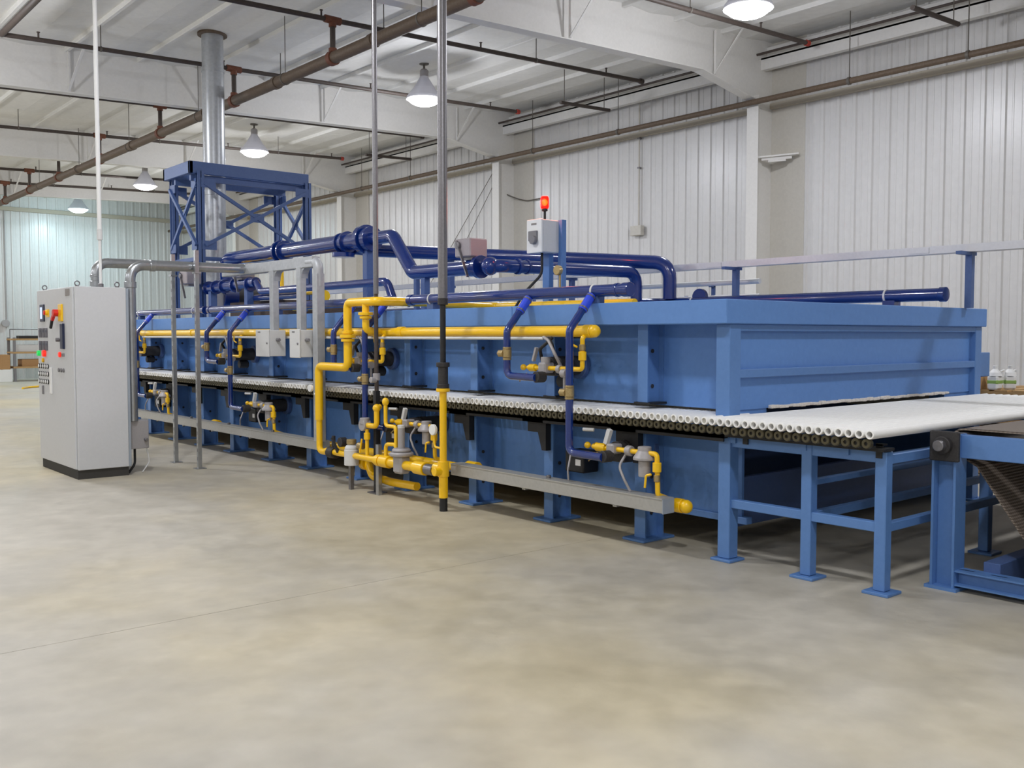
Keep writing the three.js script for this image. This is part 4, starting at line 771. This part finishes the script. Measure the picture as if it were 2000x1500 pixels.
// ---------------------------------------------------------------- control cabinet
{
  const X0 = 3.1, X1 = 3.66, Z1 = -10.98, Z0 = -12.42;
  const t = thing('control_cabinet', 'tall light grey control cabinet with buttons and meters', 'control cabinet', [3.38, 0, -11.7]);
  part(t, 'body', box(X0 + 0.02, X1, 0.1, 2.1, Z0, Z1, 0.006), M.cabinet); part(t, 'back_edge', box(X1, X1 + 0.03, 0.1, 2.09, Z0, Z1 - 0.004, 0.004), M.cabinetEdge);
  part(t, 'plinth', box(X0 + 0.02, X1, 0, 0.1, Z0 + 0.02, Z1 - 0.02), M.plinth);
  const d = part(t, 'door', box(X0, X0 + 0.02, 0.11, 2.095, Z0 + 0.01, Z1 - 0.03, 0.004), M.cabinet);
  const on = (name, y, z, h, w, m, out = 0.015, label, par = d) => part(par, name, box(X0 - out, X0 + 0.001, y - h / 2, y + h / 2, z - w / 2, z + w / 2, Math.min(0.004, out / 4)), m, label);
  const scr = on('touch_screen', 1.83, -12.17, 0.2, 0.17, M.screenNavy, 0.014, 'dark blue operator screen'); 
  on('name_plate', 2.04, -11.17, 0.075, 0.15, M.label, 0.006);
  on('screen_glass', 1.83, -12.19, 0.14, 0.09, M.screen, 0.0155, undefined);
  part(d, 'emergency_stop', [box(X0 - 0.008, X0, 1.78, 1.87, -12.02, -11.9), disc('x', X0 - 0.015, 1.83, -11.97, 0.03, 0.03)], M.yellow); part(d, 'stop_button', disc('x', X0 - 0.035, 1.83, -11.97, 0.026, 0.02), M.red);
  on('disconnect_plate', 1.82, -11.42, 0.19, 0.13, M.yellow, 0.02, 'yellow disconnect plate'); part(d, 'disconnect_handle', [disc('x', X0 - 0.04, 1.82, -11.5, 0.04, 0.06), bar([X0 - 0.05, 1.84, -11.48], [X0 - 0.06, 1.74, -11.56], 0.03, 0.03)], M.red); part(d, 'handle_grip', bar([X0 - 0.06, 1.75, -11.56], [X0 - 0.065, 1.65, -11.61], 0.025, 0.025), M.black);
  for (const y of [1.6, 1.45]) for (const z of [-12.3, -12.17, -12.04]) { const m = on('panel_meter', y, z, 0.11, 0.1, M.meter, 0.007); on('meter_display', y + 0.02, z, 0.03, 0.07, M.screenNavy, 0.0085, undefined); }
  on('drive_keypad', 1.56, -11.36, 0.28, 0.1, M.screenNavy, 0.025, 'tall dark blue drive keypad'); part(d, 'key_switch', disc('x', X0 - 0.02, 1.52, -11.52, 0.022, 0.04, 12), M.steel);
  part(d, 'green_pilot_lamp', disc('x', X0 - 0.016, 1.36, -12.33, 0.032, 0.034), M.greenGlow); part(d, 'red_pilot_lamp', disc('x', X0 - 0.016, 1.36, -12.1, 0.038, 0.034), M.redGlow);
  part(d, 'selector_switch', disc('x', X0 - 0.01, 1.28, -12.18, 0.026, 0.022, 12), M.yellow); part(d, 'red_button', disc('x', X0 - 0.01, 1.355, -11.49, 0.03, 0.022), M.redGlow); on('button_legend', 1.352, -11.38, 0.035, 0.09, M.midGrey, 0.008);
  for (const y of [1.21, 1.12, 1.03]) for (let i = 0; i < 5; i++) { const b = part(d, 'push_button', disc('x', X0 - 0.004, y, -12.36 + i * 0.09, 0.03, 0.01, 12), M.black); part(d, 'button_cap', disc('x', X0 - 0.01, y, -12.36 + i * 0.09, 0.02, 0.012, 12), M.white); }
  for (let i = 0; i < 3; i++) part(d, 'push_button', disc('x', X0 - 0.006, 1.18, -11.55 + i * 0.09, 0.024, 0.014, 12), M.steel);
  on('door_handle', 1.05, -11.86, 0.3, 0.06, M.white, 0.02, 'pale door handle'); on('lock_plate', 0.93, -12.22, 0.1, 0.05, M.midGrey, 0.012);
  for (const x of [X0 + 0.07, X1 - 0.07]) for (const z of [Z0 + 0.08, Z1 - 0.08]) { const g = new THREE.TorusGeometry(0.025, 0.007, 8, 14); g.translate(x, 2.135, z); part(t, 'lifting_eye', [g, disc('y', x, 2.105, z, 0.02, 0.015, 10)], M.steel); }
  const c = thing('power_conduit', 'thick silver conduit rising behind the cabinet and running right', 'conduit', [3.74, 0.62, -11.08]);
  part(c, 'pipe', sweep([[3.75, 0.6, -11.1], [3.75, 2.36, -11.1], [5.14, 2.38, -11.1]], 0.056, 0.17, 18), M.galv);
  part(c, 'coupling', [disc('y', 3.75, 2.14, -11.1, 0.066, 0.07)], M.galv); part(c, 'coupling', disc('x', 4.0, 2.365, -11.1, 0.066, 0.06), M.galv);
  const c2 = thing('signal_pipe', 'silver conduit elbow leaving the cabinet top behind the thick conduit', 'conduit', [3.5, 2.1, -11.55]);
  part(c2, 'pipe', sweep([[3.5, 2.1, -11.5], [3.5, 2.4, -11.5], [5.14, 2.41, -11.5]], 0.056, 0.17, 18), M.galv);
  part(c2, 'coupling', [disc('y', 3.5, 2.16, -11.5, 0.066, 0.06), disc('y', 3.5, 2.25, -11.5, 0.064, 0.03)], M.galv);
  const b = thing('cable_box', 'small grey box with cables low behind the cabinet', 'junction box', [3.82, 0.3, -11.15]);
  part(b, 'body', box(3.7, 3.92, 0.28, 0.6, -11.3, -11.08, 0.006), M.grey); part(b, 'cable', sweep([[3.78, 0.28, -11.15], [3.78, 0.1, -11.15], [3.7, 0.012, -11.12]], 0.014, 0.1, 8), M.black); part(b, 'cable', sweep([[3.9, 0.3, -11.12], [3.93, 0.12, -11.1], [3.84, 0.012, -11.08]], 0.008, 0.08, 8), M.lightGrey);
  part(b, 'gland', disc('z', 3.88, 0.38, -11.06, 0.02, 0.05, 10), M.steel);
  const d2 = thing('drop_conduit', 'white conduit dropping from the roof to the cabinet top', 'conduit', [3.46, 2.1, -11.2]);
  part(d2, 'pipe', rod([3.46, 2.1, -11.2], [3.46, 2.7, -11.2], 0.016), M.white); part(d2, 'pipe', rod([3.46, 2.68, -11.2], [3.46, roofY(3.46) - 0.02, -11.2], 0.024), M.white); part(d2, 'coupling', disc('y', 3.46, 2.69, -11.2, 0.03, 0.12), M.lightGrey); part(d2, 'base_fitting', disc('y', 3.46, 2.12, -11.2, 0.03, 0.05), M.steel);
}
// ---------------------------------------------------------------- warning beacon and its box
{
  const t = thing('beacon_box', 'white switch box on blue posts below the red beacon', 'switch box', [6.72, 1.82, -7.42]);
  part(t, 'body', box(6.62, 6.86, 2.42, 2.755, -7.56, -7.34, 0.008), M.lightGrey); const d = part(t, 'door', box(6.595, 6.62, 2.415, 2.76, -7.565, -7.335, 0.006), M.white);
  part(d, 'rotary_switch', [box(6.575, 6.596, 2.54, 2.64, -7.52, -7.39, 0.004), disc('x', 6.565, 2.545, -7.43, 0.045, 0.04)], M.midGrey, 'grey rotary switch'); part(d, 'maker_plate', box(6.593, 6.596, 2.7, 2.72, -7.49, -7.41), M.label);
  part(t, 'post', box(6.78, 6.84, 1.82, 2.43, -7.52, -7.42), M.blueFrame); part(t, 'post', box(6.84, 6.9, 1.82, 2.76, -7.35, -7.29), M.blueFrame);
  part(t, 'cable', sweep([[6.68, 2.42, -7.42], [6.68, 2.2, -7.42], [6.5, 2.0, -7.5], [6.45, 1.83, -7.6]], 0.014, 0.15, 8), M.black);
  const b = thing('warning_beacon', 'glowing red orange beacon on a short dark stem', 'beacon', [6.7, 2.755, -7.4]);
  part(b, 'stem', [rod([6.7, 2.755, -7.4], [6.7, 2.86, -7.4], 0.013), disc('y', 6.7, 2.86, -7.4, 0.03, 0.03)], M.black);
  part(b, 'lens', lathe([[0, 2.87], [0.035, 2.87], [0.044, 2.89], [0.044, 2.97], [0.036, 2.995], [0, 3.0]], 20).translate(6.7, 0, -7.4), M.beacon, 'red orange beacon lens');
  part(b, 'bulb', ball(6.7, 2.935, -7.4, 0.03, 1.1), M.beaconCore, 'yellow hot core of the beacon');
  const l = new THREE.PointLight(0xff5020, 0.5); l.name = 'beacon_light'; l.position.set(0, 0.17, 0); l.castShadow = true; l.shadow.radius = 1.5; b.add(l);
}
// ---------------------------------------------------------------- cable tray beyond the kiln
{
  const t = thing('cable_tray', 'long shiny cable tray running beyond the kiln at shoulder height', 'cable tray', [8.9, 1.82, -7]);
  part(t, 'tray', [box(8.84, 8.98, 2.33, 2.336, -17, 3), box(8.838, 8.842, 2.33, 2.4, -17, 3), box(8.978, 8.982, 2.33, 2.4, -17, 3)], M.trayBright);
  for (let z = -16.5; z < 3; z += 2.4) part(t, 'splice_plate', box(8.832, 8.838, 2.34, 2.39, z - 0.1, z + 0.1), M.trayBright);
  for (const z of [-4.05, -6.65, -9.3, -12]) { const p = part(t, 'support_post', box(8.88, 8.94, 1.82, 2.31, z - 0.03, z + 0.03), M.tower); part(p, 'support_arm', box(8.68, 8.99, 2.3, 2.33, z - 0.025, z + 0.025), M.tower); }
  for (const [name, y, q, label] of [['upper_conduit', 2.18, 0.03, 'pale conduit passing behind the duct support posts'], ['lower_conduit', 2.02, 0.02, 'thin pale conduit low behind the duct support posts']]) {
    const c = thing(name, label, 'conduit', [9.15, 1.82, -12]);
    part(c, 'pipe', rod([9.15, y, -17], [9.15, y, -6.5], q), M.lightGrey);
    for (const z of name === 'upper_conduit' ? [-7.2, -10.4, -13.6, -16.6] : [-7.6, -10.8, -14, -16.8]) part(c, 'stand', [box(9.17 + q, 9.2 + q, 1.82, y + 0.03, z - 0.02, z + 0.02), box(9.15, 9.2 + q, y - q - 0.012, y - q + 0.002, z - 0.02, z + 0.02)], M.tower);
  }
}
// ---------------------------------------------------------------- fittings on the walls
{
  const t = thing('wall_junction_box', 'small beige junction box on the ribbed wall with a conduit above', 'junction box', [14.93, 3.62, -13.62]);
  part(t, 'body', box(14.86, 14.97, 3.63, 3.83, -13.78, -13.48, 0.008), M.flat); part(t, 'conduit', rod([14.93, 3.83, -13.6], [14.93, 6.4, -13.6], 0.016, 8), M.flat); part(t, 'clip', [box(14.9, 14.97, 5.0, 5.03, -13.63, -13.57), box(14.9, 14.97, 5.6, 5.63, -13.63, -13.57)], M.steel);
  const u = thing('wall_socket', 'round grey outlet at the end of a thin conduit on the far wall', 'outlet', [8.43, 2.0, -37.92]);
  part(u, 'body', disc('z', 8.42, 2.0, -37.92, 0.13, 0.1), M.grey); part(u, 'conduit', rod([8.47, 2.1, -37.94], [8.47, 6.1, -37.94], 0.022, 8), M.grey);
  const r = thing('brace_rod', 'thin diagonal brace rods on the wall left of the middle column', 'brace rod', [14.9, 3.4, -20.4]);
  part(r, 'rod', rod([14.93, 5.62, -18.28], [14.93, 1.0, -23.0], 0.008, 6), M.hanger); part(r, 'rod', rod([14.93, 5.4, -18.2], [14.93, 0.8, -22.2], 0.007, 6), M.hanger);
  const c = thing('wall_cable', 'slack grey cable strung between the wall column and the ribbed wall', 'cable', [14.8, 4.7, -17.2]);
  part(c, 'cable', sweep([[14.75, 4.9, -17.63], [14.9, 4.78, -17.4], [14.93, 4.71, -17.1], [14.93, 4.72, -16.6]], 0.014, 0.6, 8), M.hanger);
}
// ---------------------------------------------------------------- stores along the walls
{
  // pallet stack right of the kiln
  const px = 11.6, pz = -4.35;
  const pallet = (y, label) => {
    const t = thing('pallet', label, 'pallet', [px, y, pz], 'stacked pallets beside the wall');
    for (const dx of [-0.55, 0, 0.55]) part(t, 'stringer', box(px + dx - 0.045, px + dx + 0.045, y + 0.018, y + 0.118, pz - 0.75, pz + 0.75), M.wood);
    for (let i = 0; i < 8; i++) { const z = pz - 0.75 + i * 0.2; part(t, 'board', box(px - 0.6, px + 0.6, y + 0.118, y + 0.138, z, z + 0.14, 0.003), M.wood); }
    for (const z of [pz - 0.75, pz - 0.07, pz + 0.61]) part(t, 'board', box(px - 0.6, px + 0.6, y, y + 0.018, z, z + 0.14), M.wood);
  };
  ['lowest pallet of the stack beside the wall', 'second pallet from the floor in the stack', 'third pallet from the floor in the stack', 'fourth pallet from the floor in the stack', 'fifth pallet from the floor in the stack', 'second pallet from the top in the stack', 'topmost wooden pallet, holding the white jugs'].forEach((l, i) => pallet(i * 0.138, l));
  const y = 7 * 0.138;
  const jug = thing('jug', 'white plastic jug with a green label, nearer the kiln', 'jug', [11.06, y, -4.72], 'white jugs on the pallet');
  part(jug, 'body', [box(10.99, 11.13, y, y + 0.16, -4.78, -4.66, 0.02), lathe([[0.075, 0.15], [0.06, 0.19], [0.025, 0.23], [0.025, 0.25], [0, 0.25]], 16).translate(11.06, y, -4.72)], M.white); part(jug, 'label', box(10.987, 11.133, y + 0.05, y + 0.12, -4.783, -4.657, 0.02), M.green); part(jug, 'handle', sweep([[11.1, y + 0.2, -4.68], [11.14, y + 0.22, -4.65], [11.12, y + 0.13, -4.66]], 0.012, 0.03, 8), M.white); part(jug, 'cap', disc('y', 11.06, y + 0.255, -4.72, 0.024, 0.025, 12), M.white);
  copy(jug, [11.2, y, -4.62], 'white plastic jug with a green label, nearer the wall', 0.5);
  const cb = thing('small_carton', 'brown carton beside the jugs on the pallet', 'box', [11.05, y, -4.92]);
  part(cb, 'carton_body', box(10.95, 11.15, y, y + 0.15, -5.02, -4.84, 0.003), M.card); part(cb, 'packing_tape', box(11.03, 11.07, y + 0.1495, y + 0.152, -5.021, -4.839), M.label);
  const can = thing('blue_can', 'small dark blue can on the pallet near the right edge', 'can', [11.25, y, -4.3]);
  part(can, 'body', disc('y', 11.25, y + 0.06, -4.3, 0.05, 0.12), M.navy); part(can, 'lid', disc('y', 11.25, y + 0.125, -4.3, 0.052, 0.012), M.navy);
  const bag = thing('blue_tarp', 'folded blue tarp lying flat on the pallet', 'tarp', [11.6, y, -4.0]);
  part(bag, 'fold', box(11.3, 12.0, y, y + 0.025, -4.25, -3.7, 0.01), M.blue); part(bag, 'fold', box(11.33, 11.97, y + 0.025, y + 0.045, -4.22, -3.75, 0.01), M.blue);
  // rack and boxes at the far wall
  const rk = thing('storage_rack', 'low storage rack with timber shelves at the far wall', 'rack', [8.95, 0, -36.2]);
  for (const x of [8.2, 10.05]) for (const z of [-36.6, -35.8]) part(rk, 'upright', box(x - 0.04, x + 0.04, 0, 1.5, z - 0.04, z + 0.04), M.midGrey);
  for (const h of [0.45, 0.95, 1.4]) part(rk, 'shelf', box(8.15, 10.1, h, h + 0.06, -36.65, -35.75, 0.004), M.wood);
  part(rk, 'top_rail', [rod([8.25, 1.78, -36.6], [10.05, 1.78, -36.6], 0.015, 8), rod([8.25, 1.4, -36.6], [8.25, 1.78, -36.6], 0.015, 8), rod([10.05, 1.4, -36.6], [10.05, 1.78, -36.6], 0.015, 8)], M.steel);
  const carton = (x0, x1, y0, y1, z0, z1, m, label) => { const t = thing('carton', label, 'box', [(x0 + x1) / 2, y0, (z0 + z1) / 2], 'cartons at the far wall'); part(t, 'body', box(x0, x1, y0, y1, z0, z1, 0.01), m); part(t, 'packing_tape', box((x0 + x1) / 2 - 0.03, (x0 + x1) / 2 + 0.03, y1 - 0.002, y1 + 0.003, z0 - 0.002, z1 + 0.002), M.label); };
  carton(8.3, 9.35, 0.06 + 0.95, 0.3 + 0.95, -36.5, -35.9, M.lightGrey, 'pale bundle on the middle shelf of the rack'); carton(8.45, 9.75, 0.51, 0.75, -36.5, -35.9, M.card, 'brown carton on the lowest shelf of the rack'); carton(8.4, 9.0, 1.46, 1.56, -36.4, -36.0, M.black, 'dark case on top of the rack');
  carton(7.45, 8.1, 0.0, 0.42, -36.4, -35.7, M.white, 'white carton on the floor left of the rack'); carton(7.5, 8.05, 0.42, 0.92, -36.4, -35.75, M.card, 'brown carton stacked on the white carton'); carton(6.9, 7.42, 0.0, 0.7, -36.3, -35.8, M.card, 'brown carton at the left edge of the picture');
  solo('yellow_hose', 'yellow hose lying on the floor beyond the cabinet', 'hose', [sweep([[7.2, 0.03, -30.6], [7.5, 0.03, -31.2], [7.75, 0.03, -31.3], [8.1, 0.03, -32.0]], 0.03, 0.3, 8)], M.yellow);
}

scene.traverse((o) => { if (o.isMesh) { o.castShadow = true; o.receiveShadow = true; } });
renderer.render(scene, camera);
